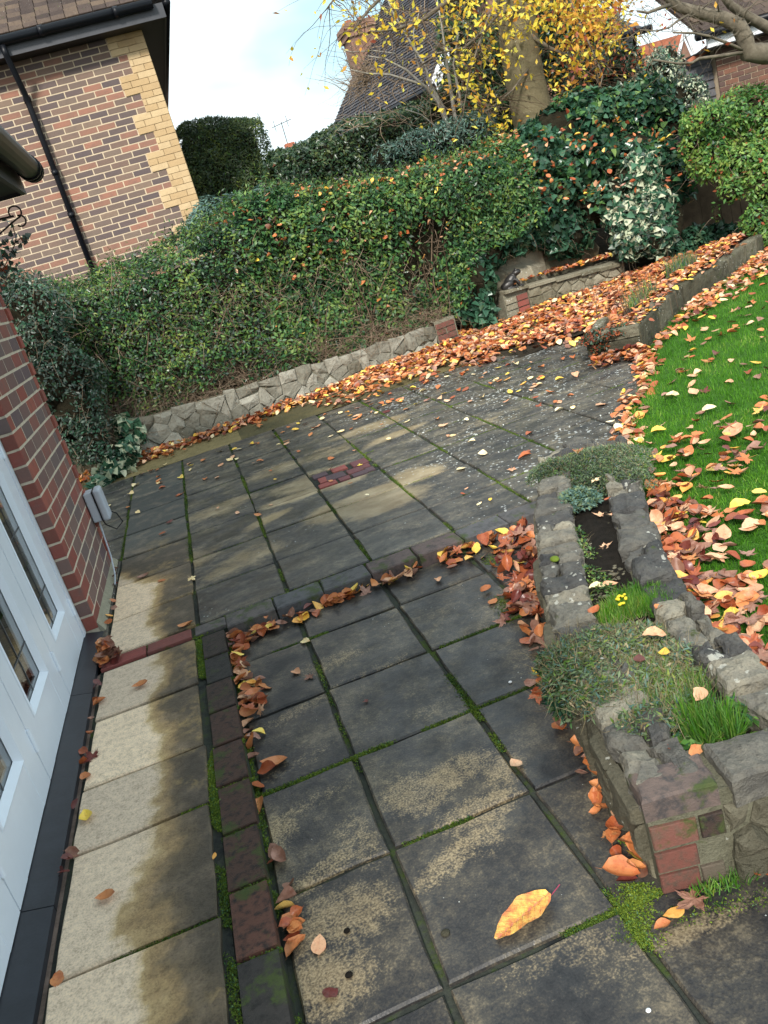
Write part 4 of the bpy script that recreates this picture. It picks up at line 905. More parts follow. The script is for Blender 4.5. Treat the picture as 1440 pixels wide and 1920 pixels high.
# ================================================================== FOLIAGE MACHINERY
TEMPL = {
 'oval': (np.array([(0, 0, 0), (-.24, .42, .05), (0, .5, 0), (.24, .42, .05), (0, 1, -.06)], float), np.array([(0, 2, 1), (0, 3, 2), (1, 2, 4), (2, 3, 4)])),
 'slim': (np.array([(0, 0, 0), (-.13, .4, .03), (.13, .4, .03), (0, 1, -.05)], float), np.array([(0, 2, 1), (1, 2, 3)])),
 'ivy': (np.array([(0, 0, 0), (-.42, .12, .05), (-.3, .5, .06), (0, 1, -.05), (.3, .5, .06), (.42, .12, .05), (0, .35, -.03)], float), np.array([(6, 0, 1), (6, 1, 2), (6, 2, 3), (6, 3, 4), (6, 4, 5), (6, 5, 0)])),
 'blade': (np.array([(-.05, 0, 0), (.05, 0, 0), (.035, .55, .06), (-.035, .55, .06), (0, 1, .22)], float), np.array([(0, 1, 2), (0, 2, 3), (3, 2, 4)])),
 'needle': (np.array([(-.035, 0, 0), (.035, 0, 0), (0, 1, 0)], float), np.array([(0, 1, 2)])),
}
def cloud(name, P, Nn, size, templ, mats, wts, parent=None, spread=.6, upbias=0., svar=.35, kind=None, label=None, cat=None, group=None):
    """one leaf per point; the leaf lies across Nn with random turn"""
    P = np.asarray(P, float); n = len(P); Nn = np.asarray(Nn, float)+RG.normal(size=(n, 3))*spread; Nn[:, 2] += upbias
    Nn /= np.linalg.norm(Nn, axis=1)[:, None]+1e-9
    a = RG.normal(size=(n, 3)); X = np.cross(a, Nn); X /= np.linalg.norm(X, axis=1)[:, None]+1e-9; Y = np.cross(Nn, X)
    V, F = TEMPL[templ]; s = size*(1+RG.uniform(-svar, svar, n))
    W = P[:, None, :]+s[:, None, None]*(V[None, :, 0, None]*X[:, None, :]+(V[None, :, 1, None])*Y[:, None, :]+V[None, :, 2, None]*Nn[:, None, :])
    FF = (F[None]+(np.arange(n)*len(V))[:, None, None]).reshape(-1, 3)
    mi = np.repeat(RG.choice(len(mats), n, p=np.array(wts)/sum(wts)), len(F))
    me = mesh_np(name, W.reshape(-1, 3), FF, mi); o = link(name, me, mats, parent); return tag(o, label, cat, group, kind)
def stems(name, A, D, L, r, mat, parent=None, seg=4, wander=.3, kind='stuff', droop=0.):
    """thin three-sided twigs from points A along D"""
    A = np.asarray(A, float); D = np.asarray(D, float); n = len(A); D = D/(np.linalg.norm(D, axis=1)[:, None]+1e-9); L = np.asarray(L, float)*np.ones(n)
    pts = [A]; d = D.copy()
    for k in range(seg):
        d = d+RG.normal(size=(n, 3))*wander/seg**.5; d[:, 2] -= droop/seg; d /= np.linalg.norm(d, axis=1)[:, None]; pts.append(pts[-1]+d*(L/seg)[:, None])
    rr = np.asarray(r, float)*np.ones(n); ring = []
    for k in range(seg+1):
        dd = pts[min(k+1, seg)]-pts[max(k-1, 0)]; dd /= np.linalg.norm(dd, axis=1)[:, None]+1e-9
        u = np.cross(dd, np.array([.3, .5, .8])); u /= np.linalg.norm(u, axis=1)[:, None]+1e-9; v = np.cross(dd, u); rk = rr*(1-.75*k/seg)
        for q in range(3): t = 2*np.pi*q/3; ring.append(pts[k]+(u*math.cos(t)+v*math.sin(t))*rk[:, None])
    V = np.stack(ring, 1).reshape(-1, 3); m = 3*(seg+1); f = []
    for k in range(seg):
        for q in range(3): f.append((k*3+q, k*3+(q+1) % 3, (k+1)*3+(q+1) % 3, (k+1)*3+q))
    F = (np.array(f)[None]+(np.arange(n)*m)[:, None, None]).reshape(-1, 4)
    o = link(name, mesh_np(name, V, F), mat, parent)
    if kind: o['kind'] = kind
    return o, pts
def interp(T): xs_ = [t[0] for t in T]; ys_ = [t[1] for t in T]; return lambda x: np.interp(x, xs_, ys_)
def hedge_surface(n, x0, x1, foot, z0, top, depth, amp=.12, f=.9, seed=1, lean=0., rnd_=.35, zpow=1.):
    """points and normals on a clipped hedge: front face, rounded shoulder, top"""
    x = RG.uniform(x0, x1, n); fy, tz, bz = foot(x), top(x), z0(x); H = tz-bz; t = RG.uniform(0, 1, n); frac = H/(H+depth)
    onf = t < frac; h = np.where(onf, t/frac, 1.); dd = np.where(onf, 0, (t-frac)/(1-frac))
    y = fy+dd*depth+lean*h; z = bz+h*H
    sh = np.clip((h-(1-rnd_))/rnd_, 0, 1); y = y+np.where(onf, (sh**2)*.22, .22*(1-dd)); z = z-np.where(onf, 0, 0)+dd*.02-np.where(onf, 0, .0)
    z = z-np.where(onf, (sh**3)*.06, .06*(1-dd))
    N_ = np.stack([np.zeros(n), np.where(onf, -1+.6*sh, -.3*(1-dd)), np.where(onf, .15+.8*sh, 1)], 1)
    P = np.stack([x, y, z], 1); k = nz3(P, f, seed)*amp+nz3(P, f*3.5, seed+5)*amp*.35; P = P+N_*k[:, None]
    return P, N_
def core_mesh(name, x0, x1, foot, z0, top, depth, inset, mat, parent, nx=40):
    P = []
    xs_ = np.linspace(x0+inset, x1-inset, nx); pr = [(0, 0), (0, .33), (0, .66), (.0, .93), (.15, 1), (.6, 1), (1, 1), (1, 0)]
    for x in xs_:
        fy, tz, bz = float(foot(x)), float(top(x)), float(z0(x))
        for a, b in pr: P.append((x, fy+inset+a*(depth-.5*inset), bz+b*(tz-bz-inset)))
    m = len(pr); F = [(i*m+j, (i+1)*m+j, (i+1)*m+j+1, i*m+j+1) for i in range(nx-1) for j in range(m-1)]+[tuple(range(m)), tuple(range((nx-1)*m, nx*m))[::-1]]
    me = bpy.data.meshes.new(name); me.from_pydata(P, [], F); me.update(); return link(name, me, mat, parent)
def ellip_pts(n, blobs, amp=.12, f=1.2, seed=2, inner=.0, hemi=False):
    v = np.array([b[3]*b[4] if False else b[3]**2 for b in blobs], float); k = RG.choice(len(blobs), n, p=v/v.sum()); B = np.array([[*b[:6]] for b in blobs], float)[k]
    d = RG.normal(size=(n, 3)); d /= np.linalg.norm(d, axis=1)[:, None]
    if hemi: d[:, 1] = -abs(d[:, 1])*.9-.0; d /= np.linalg.norm(d, axis=1)[:, None]
    r = B[:, 3:6]; rad = 1-RG.random(n)**1.5*inner; P = B[:, :3]+d*r*rad[:, None]; P = P+d*(nz3(P, f, seed)*amp)[:, None]
    nn_ = d/r; nn_ /= np.linalg.norm(nn_, axis=1)[:, None]
    keep = np.ones(n, bool)
    for b in blobs:
        q = (P-np.array(b[:3]))/np.array(b[3:6]); keep &= (q**2).sum(1) > .55
    keep |= RG.random(n) < .15
    return P[keep], nn_[keep]
def blob_core(name, blobs, s, mat, parent, smooth=False):
    m = MB()
    for b in blobs: m.ball(b[:3], (b[3]*s, b[4]*s, b[5]*s), 12, 8)
    m2 = np.array(m.v); k = nz3(m2, 2., 9)[:, None]*.05; m.v = [tuple(q) for q in m2+k]; return tag(m.build(name, mat, parent, smooth), kind='stuff')
MT['hedgecore'] = plain('dense_twig_mass', (.028, .024, .014), .95, .1, .5, 16, 1., .03)

# ================================================================== FRONT HEDGE
hd = thing('garden_hedge', 'long mixed green hedge above the stone wall, orange leaves caught in its top', 'hedge', (1.2, 9.4, .4))
hfoot = interp([(-3, 8.86), (.2, 8.98), (1.84, 9.40), (3.2, 9.62), (4.6, 9.95)]); hz0 = interp([(-3, .46), (-1, .46), (1, .42), (3, .34), (3.25, .45), (3.5, .95), (4.6, 1.05)])
htop = interp([(-3, 1.98), (-1.6, 2.0), (-.75, 1.93), (.0, 1.95), (.6, 2.0), (1.1, 2.16), (1.5, 2.24), (2.3, 2.14), (3.2, 2.08), (4.1, 2.1), (4.9, 2.2)])
core_mesh('twig_mass', -3, 4.6, hfoot, hz0, htop, .9, .20, MT['hedgecore'], hd)
P, Nn = hedge_surface(60000, -3, 4.5, hfoot, hz0, htop, .9, .15, .8, 3, rnd_=.3); P = P+Nn*(RG.normal(size=len(P))*.035)[:, None]
zrel = (P[:, 2]-hz0(P[:, 0]))/(htop(P[:, 0])-hz0(P[:, 0])); hole = nz3(P, .75, 21)
bare = (P[:, 0] < .9) & (zrel < .62)
keep = (hole > -.75+1.1*bare*(1-zrel)*(P[:, 0] < .5)+.1*(zrel < .1)) ; keep |= RG.random(len(P)) < .12
P, Nn = P[keep], Nn[keep]; wl = P[:, 0] < .9
sh = RG.random(len(P)) < .035; A_s = P[sh]; _, tps = stems('shoot', A_s, Nn[sh]+np.array([0, -.2, .9]), RG.uniform(.06, .2, len(A_s)), .0016, MT['twig'], hd, 3, .3)
Ps = np.vstack([tps[1], tps[2], tps[3]]); cloud('foliage', Ps, RG.normal(size=Ps.shape)+np.array([0, -.5, .5]), .05, 'slim', [G_LIGHT, G_HEDGE], [.45, .55], hd, .6, 0)
cloud('foliage', P[~wl], Nn[~wl], .056, 'oval', [G_HEDGE, G_LIGHT, G_DARK], [.70, .14, .16], hd, .7, .25)
cloud('foliage', P[wl], Nn[wl], .044, 'oval', [G_HEDGE, G_LIGHT, G_DUST, G_DARK], [.46, .20, .14, .20], hd, .75, .25)
P, Nn = hedge_surface(2600, -2.6, 3.6, hfoot, hz0, interp([(-3, 1.7), (4.6, 1.7)]), .1, .05, .8, 3)
P[:, 1] += .06; D = RG.normal(size=P.shape)*np.array([1, .5, 1]); k = P[:, 0]+RG.normal(size=len(P))*.6 < 1.6
P = P[k | (RG.random(len(P)) < .4)]
D = RG.normal(size=P.shape)*np.array([1, .5, 1.]); stems('twig', P, D, RG.uniform(.15, .6, len(P)), RG.uniform(.0015, .005, len(P)), MT['twigpale'], hd, 5, .7, 'stuff', .3)
A = np.stack([RG.uniform(-2.4, 3.0, 46), np.zeros(46), np.zeros(46)], 1); A[:, 1] = hfoot(A[:, 0])+RG.uniform(-.02, .18, 46); A[:, 2] = hz0(A[:, 0])-.05
D = np.stack([RG.normal(size=46)*.35, RG.normal(size=46)*.15, np.ones(46)], 1); stems('trunk', A, D, RG.uniform(.6, 1.3, 46), RG.uniform(.008, .02, 46), MT['twig'], hd, 5, .35, 'stuff')
n = 2600; A = np.stack([RG.uniform(-1.2, 2.9, n), np.zeros(n), np.zeros(n)], 1); A[:, 1] = hfoot(A[:, 0])+RG.uniform(-.10, .16, n); A[:, 2] = hz0(A[:, 0])+abs(RG.normal(size=n))*.13
D = np.stack([RG.normal(size=n), RG.normal(size=n)*.5, RG.normal(size=n)*.5], 1); stems('twig', A, D, RG.uniform(.12, .5, n), RG.uniform(.001, .0035, n), MT['twigpale'], hd, 5, .9, 'stuff', .25)
# blue conifer on the hedge's left shoulder
bc = thing('blue_juniper', 'blue green juniper shrub in front of the neighbouring house corner', 'shrub', (.95, 10.3, .4))
bl_b = []
for (px, py, r) in [(372, 400, .16), (400, 385, .2), (440, 380, .22), (490, 362, .2), (540, 350, .15), (385, 425, .25), (450, 415, .25), (520, 380, .2)]:
    c = aty(px, py+10, 10.25); bl_b.append((c.x, c.y, c.z-.03, r, r, r*.8))
blob_core('twig_mass', bl_b, .7, MT['hedgecore'], bc)
P, Nn = ellip_pts(11000, bl_b, .06, 2.5, 4, .3); Nn[:, 2] += .7
cloud('foliage', P, Nn, .085, 'slim', [G_BLUE, G_DUST], [.85, .15], bc, .35, 0)
# ---- leaf litter held in the hedge is added with the fallen leaves below

# ================================================================== IVY AT THE NEAR CORNER
iv = thing('corner_ivy', 'dusty grey green ivy and cotoneaster tumbling down beside the near brick corner', 'shrub', (-1.2, 8.4, .1))
ib = []
for (px, py, Y, r) in [(60, 640, 8.5, .3), (110, 690, 8.5, .32), (60, 590, 8.6, .35), (140, 760, 8.4, .28), (170, 830, 8.3, .22), (120, 800, 8.4, .3), (195, 850, 8.25, .16), (90, 730, 8.4, .3), (150, 700, 8.6, .2), (30, 560, 8.8, .3)]:
    c = aty(px, py, Y); ib.append((c.x, c.y, c.z, r, r*.8, r))
blob_core('twig_mass', ib, .72, MT['hedgecore'], iv)
P, Nn = ellip_pts(17000, ib, .08, 2.2, 6, .25); cloud('foliage', P, Nn, .040, 'oval', [G_DUST, G_IVY, G_DARK], [.5, .3, .2], iv, .6, .2)
P, Nn = ellip_pts(600, ib, .08, 2.2, 6, .3); stems('twig', P, Nn+RG.normal(size=P.shape), RG.uniform(.1, .4, len(P)), .002, MT['twigpale'], iv, 4, .6, 'stuff', .4)
vi = thing('variegated_ivy', 'cream edged ivy trailing over the left end of the stone wall', 'ivy', (-.9, 8.55, .1))
vb = []
for (px, py, Y, r) in [(215, 870, 8.2, .14), (235, 845, 8.4, .12), (200, 900, 8.1, .12), (250, 815, 8.6, .09), (190, 925, 8.0, .07), (230, 800, 8.55, .1)]:
    c = aty(px, py, Y); vb.append((c.x, c.y, max(.12, c.z), r, r, r))
P, Nn = ellip_pts(620, vb, .05, 3, 7, .3); cloud('foliage', P, Nn, .075, 'ivy', [G_IVY], [1], vi, .5, .3); cloud('leaf_edge', P+Nn*.002-np.array([0, 0, .004]), Nn, .088, 'ivy', [G_VAR, G_IVY], [.6, .4], vi, .5, .3)
stems('stem', P[:40], RG.normal(size=(40, 3))+np.array([0, 0, -.5]), .3, .003, MT['twigpale'], vi, 5, .4)
# vine beside the bracket
vn = thing('trailing_vine', 'thin trailing vine with a few grey green leaves by the scroll bracket', 'vine', (-.8, 5.6, 1.6))
vp = [aty(px, py, 5.6) for px, py in [(22, 415), (30, 448), (26, 462), (18, 480), (8, 500), (-15, 530), (-40, 570)]]
MB().tube(vp, .0035, 5).build('stem', MT['twig'], vn); MB().tube([aty(22, 460, 5.6), aty(40, 446, 5.6), aty(52, 450, 5.6)], .0025, 5).build('stem', MT['twig'], vn)
P = []
for a, m_ in zip(vp, (3, 6, 10, 18, 34, 60, 60)):
    for _ in range(m_): P.append(a+Vector((rnd.gauss(0, .022+.0007*m_), rnd.gauss(0, .02), rnd.gauss(0, .02+.0006*m_))))
P += [aty(44+rnd.gauss(0, 6), 449+rnd.gauss(0, 4), 5.6) for _ in range(9)]
cloud('foliage', P, np.tile([0, -1, .3], (len(P), 1)), .034, 'ivy', [G_DUST, G_IVY, G_RED], [.6, .34, .06], vn, .7)

# ================================================================== DARK HEDGES BEHIND
def px_hedge(name, label, cat, contour, Y, zb, depth, n, size, mats, w_, templ='oval', amp=.1, seed=5, f=.8):
    pts = [aty(px, py, Y+.15) for px, py in contour]; T = [(p.x, p.z) for p in pts]; x0, x1 = T[0][0], T[-1][0]
    t = thing(name, label, cat, ((x0+x1)/2, Y, 0)); ft = lambda x: np.asarray(x)*0+Y; zz = lambda x: np.asarray(x)*0+zb
    core_mesh('twig_mass', x0, x1, ft, zz, interp(T), depth, .16, MT['hedgecore'], t, 24)
    P, Nn = hedge_surface(n, x0, x1, ft, zz, interp(T), depth, amp, f, seed, rnd_=.12); 
    # both ends
    m = n//6; e_ = RG.choice([0, 1], m); x = np.where(e_ == 0, x0, x1); h = RG.random(m); y = Y+RG.random(m)*depth; tz = interp(T)(x); E = np.stack([x, y, zb+h*(tz-zb)], 1); EN = np.stack([np.where(e_ == 0, -1., 1.), np.zeros(m)-.2, np.zeros(m)], 1)
    E += EN*(nz3(E, f, seed)*amp)[:, None]; P = np.vstack([P, E]); Nn = np.vstack([Nn, EN])
    cloud('foliage', P, Nn, size, templ, mats, w_, t, .7, .15); return t
px_hedge('conifer_hedge', 'tall square clipped dark green hedge rising behind the neighbouring house corner', 'hedge', [(322, 255), (338, 228), (380, 217), (420, 214), (460, 210), (486, 212), (492, 232)], 13.6, 1.2, 1.6, 26000, .06, [G_YEW, G_DARK, G_LIGHT], [.72, .22, .06], 'slim', .07, 5)
px_hedge('laurel_hedge', 'long dark glossy hedge in front of the steep tiled roof', 'hedge', [(500, 305), (520, 275), (560, 262), (610, 240), (660, 222), (720, 208), (790, 190), (860, 182), (930, 165), (1000, 150)], 13.0, 1.2, 1.4, 30000, .065, [G_DARK, G_YEW, G_DUST], [.6, .3, .1], 'oval', .12, 8)
def blobthing(name, label, cat, B, n, size, templ, mats, w_, amp=.1, core=.7, f=1.5, seed=3, inner=.3, tw=0, up=.2, spread=.6, group=None):
    bb_ = []
    for (px, py, Y, r, *q) in B: c = aty(px, py, Y); rz = q[0] if q else r; bb_.append((c.x, c.y, c.z, r, r*.8, rz))
    t = thing(name, label, cat, (bb_[0][0], bb_[0][1], .1), group)
    if core: blob_core('twig_mass', bb_, core, MT['hedgecore'], t)
    P, Nn = ellip_pts(n, bb_, amp, f, seed, inner); cloud('foliage', P, Nn, size, templ, mats, w_, t, spread, up)
    if tw: P, Nn = ellip_pts(tw, bb_, amp, f, seed, .4); stems('twig', P, Nn+RG.normal(size=P.shape)*.6, RG.uniform(.1, .35, len(P)), .0022, MT['twigpale'], t, 4, .6, 'stuff', .4)
    return t, bb_
blobthing('evergreen_bush', 'dark evergreen bush between the laurel hedge and the beech trunk', 'bush', [(880, 150, 13, .5), (840, 215, 12.6, .4), (900, 225, 12.3, .45), (930, 110, 13.2, .5), (950, 180, 12.8, .4), (880, 80, 13.4, .5), (1050, 120, 13.6, .5), (1050, 30, 13.8, .55), (1010, 70, 13.9, .5), (1110, 60, 13.9, .5), (860, 20, 13.8, .4)], 21000, .07, 'oval', [G_DARK, G_YEW, G_HEDGE], [.55, .3, .15], .15)
blobthing('grey_herb_bush', 'low blue grey feathery bush at the foot of the laurel hedge', 'bush', [(770, 275, 11.2, .28, .2), (830, 262, 11.2, .3, .2), (885, 250, 11.2, .28, .2), (720, 290, 11.2, .22, .16)], 7000, .06, 'slim', [G_BLUE, G_DUST, G_DARK], [.45, .35, .2])
blobthing('dark_ivy', 'dark glossy ivy hanging at the end of the hedge beside the frog', 'ivy', [(895, 520, 9.75, .22, .35), (870, 560, 9.7, .2, .3), (915, 470, 9.9, .26, .3), (905, 590, 9.6, .13, .16), (1000, 400, 10.3, .4, .36), (1060, 430, 10.3, .35, .35), (960, 420, 10.1, .35)], 9500, .085, 'ivy', [G_IVY, G_DARK], [.7, .3], .1, .72, 1.5, 12, .3, 260)
blobthing('shaggy_ivy', 'big mound of green ivy below the beech trunk, dotted with orange leaves', 'ivy', [(1040, 250, 10.6, .45, .35), (1110, 235, 10.7, .5, .4), (1180, 220, 10.8, .5, .35), (1000, 300, 10.4, .45, .35), (1090, 310, 10.4, .55, .4), (1180, 300, 10.4, .5, .4), (1030, 370, 10.3, .45, .35), (1110, 380, 10.3, .45, .35), (1240, 240, 10.8, .4, .3), (1240, 330, 10.5, .35, .4)], 23000, .082, 'ivy', [G_IVY, G_HEDGE, G_DARK], [.6, .22, .18], .16, .74, 1.3, 14, .3, 500)
t, vb2 = blobthing('cream_edged_ivy', 'bush of cream edged variegated ivy hanging over the leafy corner', 'ivy', [(1190, 330, 10.0, .24, .25), (1215, 385, 9.95, .28, .25), (1170, 400, 10.0, .24, .25), (1230, 440, 9.9, .22, .25), (1190, 455, 9.9, .22, .2), (1265, 410, 9.95, .15, .3), (1150, 360, 10.05, .2, .2)], 4600, .075, 'ivy', [G_IVY, G_DUST], [.6, .4], .1, .72, 1.5, 15, .3, 120)
P, Nn = ellip_pts(4600, vb2, .1, 1.5, 15, .3); cloud('leaf_edge', P, Nn, .082, 'ivy', [G_VAR, G_IVY], [.5, .5], t, .6, .2)
blobthing('silver_shrub', 'pale silvery variegated shrub in front of the distant gable', 'shrub', [(1230, 150, 12, .35, .35), (1260, 190, 11.8, .4, .3), (1200, 190, 11.9, .35, .3), (1250, 115, 12.1, .25, .25), (1290, 180, 11.8, .25, .2)], 9500, .06, 'oval', [G_VAR, G_DUST, G_IVY], [.34, .42, .24], .14, .6, 1.6, 17, .4, 300)
blobthing('red_leaved_bush', 'dark red and green bush to the right of the beech trunk', 'bush', [(1110, 140, 12.4, .4, .35), (1150, 120, 12.5, .35, .3), (1080, 185, 12.3, .3, .3), (1160, 170, 12.3, .3, .25)], 7000, .075, 'oval', [G_DARK, G_RED, G_IVY], [.5, .25, .25], .14, .66, 1.6, 18, .4, 200)
blobthing('fern_leaved_bush', 'fresh bright green bush with small leaves hanging down at the right edge', 'bush', [(1330, 235, 9.6, .42, .26), (1400, 215, 9.5, .45, .28), (1450, 260, 9.3, .4, .3), (1340, 300, 9.4, .3, .25), (1400, 300, 9.2, .35, .25), (1440, 350, 9.0, .25, .25), (1370, 360, 9.1, .16, .16), (1420, 415, 8.8, .17, .15), (1450, 440, 8.7, .2, .18), (1345, 395, 9.3, .08, .12), (1310, 260, 9.6, .3, .2)], 21000, .055, 'oval', [G_FRESH, G_LIGHT, G_HEDGE, G_RED], [.52, .27, .18, .03], .1, .62, 1.8, 19, .4, 300)
# brown fence behind it
fe = thing('wooden_fence', 'old brown board fence in shade behind the fern leaved bush', 'fence', (7.5, 10.6, 0))
x = 5.9
while x < 10.5:
    MB().box((x, 10.62+rnd.uniform(0, .02), .0), (x+.145, 10.65, 1.5+rnd.uniform(-.02, .02))).build('board', MT['fencewood'], fe); x += .15
for zz in (.35, 1.2): MB().box((5.9, 10.655, zz), (10.5, 10.69, zz+.08)).build('rail', MT['fencewood'], fe)
blobthing('fence_ivy', 'dark ivy at the foot of the brown fence beyond the lawn', 'ivy', [(1300, 455, 10.2, .25, .15), (1350, 445, 10.2, .3, .13), (1260, 470, 10.1, .22, .16), (1410, 440, 10.1, .25, .12)], 3200, .07, 'ivy', [G_IVY, G_DARK], [.5, .5], .08)

# ================================================================== TREES
def limb(mb, pts, r0, r1, n=8): k = len(pts)-1; mb.tube(pts, [r0+(r1-r0)*i/k for i in range(k+1)], n)
bt = thing('beech_tree', 'large beech tree with mossy trunk and yellow and orange autumn leaves', 'tree', (6.0, 12.0, .5))
YT = 11.8
tk = MB(); base = aty(1008, 250, YT); limb(tk, [Vector((base.x+.05, YT, .3)), Vector((base.x, YT, 1.4)), aty(998, 210, YT), aty(985, 150, YT), aty(975, 90, YT), aty(968, 20, YT), aty(950, -90, YT), aty(940, -260, YT)], .31, .22, 18)
tk2 = np.array(tk.v); k_ = nz3(tk2*np.array([1, 1, .35]), 1.8, 33)[:, None]*.035; tk.v = [tuple(q) for q in tk2+k_*np.array([1, 1, 0])]
tk.build('trunk', MT['bark'], bt, True)
lb = MB()
def path(P, Y0, Y1, nseg=None):
    k = len(P)-1; return [aty(px, py, Y0+(Y1-Y0)*i/k) for i, (px, py) in enumerate(P)]
BRN = [([(960, -60), (900, -70), (820, -60), (740, -30), (690, 20), (660, 60)], .06, 11.6, 10.4), ([(965, -30), (900, -20), (840, 0), (790, 40), (740, 55), (700, 60)], .05, 11.6, 10.8), ([(970, 10), (930, 30), (905, 60), (870, 90), (820, 100), (780, 130)], .03, 11.5, 10.8),
       ([(975, 0), (1040, -40), (1100, -30), (1150, 10), (1170, 60)], .06, 11.6, 11.2), ([(985, 60), (1030, 90), (1080, 110), (1110, 170)], .035, 11.6, 11.4), ([(960, -40), (930, 0), (905, 60), (880, 140), (870, 200)], .025, 11.5, 10.9), ([(1000, -60), (1060, -20), (1095, 60), (1130, 140), (1120, 190)], .018, 11.4, 10.6),
       ([(900, -80), (800, -90), (700, -60), (640, -20), (610, 20)], .04, 11.2, 10.2), ([(990, 130), (960, 170), (925, 200), (900, 215)], .015, 11.5, 11.2)]
for P_, r, Ya, Yb in BRN: limb(lb, path(P_, Ya, Yb), r, .006, 7)
lb.build('limb', MT['greybark'], bt, True)
A = []; D = []
for P_, r, Ya, Yb in BRN:
    pp = path(P_, Ya, Yb)
    for _ in range(48): k = rnd.uniform(.25, 1)*(len(pp)-1); i = min(int(k), len(pp)-2); q = pp[i]+(pp[i+1]-pp[i])*(k-i); A.append(q); D.append((rnd.gauss(0, 1), rnd.gauss(0, .6), rnd.gauss(-.1, .7)))
_, tp = stems('twig', A, D, RG.uniform(.35, 1.0, len(A)), RG.uniform(.003, .007, len(A)), MT['twig'], bt, 6, .5, 'stuff', .7)
CR = [(700, 10, 60, 40, 60, 0), (750, 40, 60, 50, 70, 0), (660, 60, 50, 50, 40, 0), (630, 10, 40, 30, 24, 2), (690, 50, 25, 40, 45, 2), (760, 65, 45, 20, 60, 0), (830, 60, 60, 60, 80, 0), (900, 60, 60, 60, 160, 0), (940, 20, 60, 50, 260, 0), (950, 95, 40, 35, 110, 0), (905, 110, 50, 50, 90, 0),
      (1000, 40, 50, 45, 170, 0), (1065, 20, 50, 50, 400, 1), (1110, 40, 50, 55, 560, 1), (1095, 95, 40, 50, 260, 1), (1140, 20, 40, 50, 360, 1), (1065, 120, 25, 40, 70, 1), (870, 150, 40, 50, 80, 0), (890, 200, 30, 50, 80, 1), (925, 215, 20, 30, 60, 0), (942, 240, 15, 15, 50, 0), (1060, 180, 22, 30, 50, 0), (1010, 10, 60, 40, 350, 0), (960, -40, 120, 40, 500, 0), (1080, -40, 80, 40, 500, 1), (800, -30, 100, 30, 150, 0), (870, 10, 50, 40, 90, 0), (1080, 150, 40, 30, 90, 2), (1170, 60, 20, 40, 40, 1)]
PY = {0: [], 1: [], 2: []}
for (px, py, rx, ry, n, m) in CR:
    for _ in range(int(n*(.35 if px < 860 else .5 if px < 1040 else .72))): PY[m if rnd.random() < .8 else rnd.choice((0, 1))].append(aty(px+rnd.gauss(0, rx*.55), py+rnd.gauss(0, ry*.55), rnd.uniform(10.5, 12.4)))
fl_ = np.concatenate([tp[5][::2], tp[6]]); fl_ = fl_+RG.normal(size=fl_.shape)*.04
cloud('foliage', PY[0]+[tuple(q) for q in fl_[::1]], np.tile([0, -.8, .3], (len(PY[0])+len(fl_), 1)), .078, 'oval', [G_YEL, G_ORA], [.85, .15], bt, .7)
cloud('foliage', PY[1], np.tile([0, -.8, .3], (len(PY[1]), 1)), .076, 'oval', [G_ORA, G_YEL, G_RED], [.6, .25, .15], bt, .7)
cloud('foliage', PY[2], np.tile([0, -.8, .3], (len(PY[2]), 1)), .08, 'oval', [G_ORA, G_RED], [.6, .4], bt, .7)
# the bough at the top right
bo = thing('bare_tree', 'bare grey tree boughs reaching in from the right in front of the garage', 'tree', (10.5, 9.6, .1))
bm = MB(); YB = 9.6
limb(bm, [Vector((10.6, YB+.3, .1)), Vector((10.4, YB+.2, 1.4)), aty(1600, 60, YB), aty(1500, 95, YB), aty(1435, 101, YB), aty(1402, 97, YB), aty(1396, 70, YB), aty(1385, 48, YB), aty(1355, 34, YB), aty(1310, 24, YB), aty(1270, 12, YB), aty(1245, -12, YB), aty(1215, -60, YB)], .16, .035, 10)
limb(bm, [aty(1600, 40, YB+.3), aty(1500, 62, YB+.2), aty(1440, 52, YB+.2), aty(1400, 30, YB+.2), aty(1370, 10, YB+.1), aty(1340, -30, YB)], .08, .04, 9)
bm.build('trunk', MT['greybark'], bo, True)
l2 = MB()
for P_, r in [([(1400, 97), (1370, 83), (1330, 68), (1300, 62), (1262, 61)], .02), ([(1400, 97), (1350, 105), (1310, 110), (1297, 118), (1270, 119), (1225, 112)], .022), ([(1262, 8), (1240, 14), (1215, 24), (1195, 21)], .024), ([(1300, 22), (1270, 40), (1255, 52), (1230, 58), (1200, 56)], .013), ([(1350, 33), (1345, 5), (1360, -30)], .01), ([(1200, 56), (1180, 70), (1160, 74), (1120, 90)], .007), ([(1385, 50), (1400, 20), (1430, -10)], .012), ([(1260, -5), (1230, -5), (1205, -15)], .01), ([(1310, 24), (1330, 5), (1350, -20)], .008)]:
    limb(l2, path(P_, YB, YB-.3), r, r*.45, 6)
l2.build('limb', MT['greybark'], bo, True)
A, D = [], []
for _ in range(150): A.append(aty(rnd.uniform(1180, 1430), rnd.uniform(-20, 70), YB-.1)); D.append((rnd.gauss(-.4, .8), rnd.gauss(0, .4), rnd.gauss(0, .6)))
_, tp = stems('twig', A, D, RG.uniform(.2, .7, len(A)), RG.uniform(.002, .005, len(A)), MT['greybark'], bo, 5, .6, 'stuff', .2)
q = tp[5][::5]; cloud('foliage', q, np.tile([0, -.8, .3], (len(q), 1)), .06, 'oval', [G_RED, G_ORA, G_YEL], [.4, .4, .2], bo, .7)
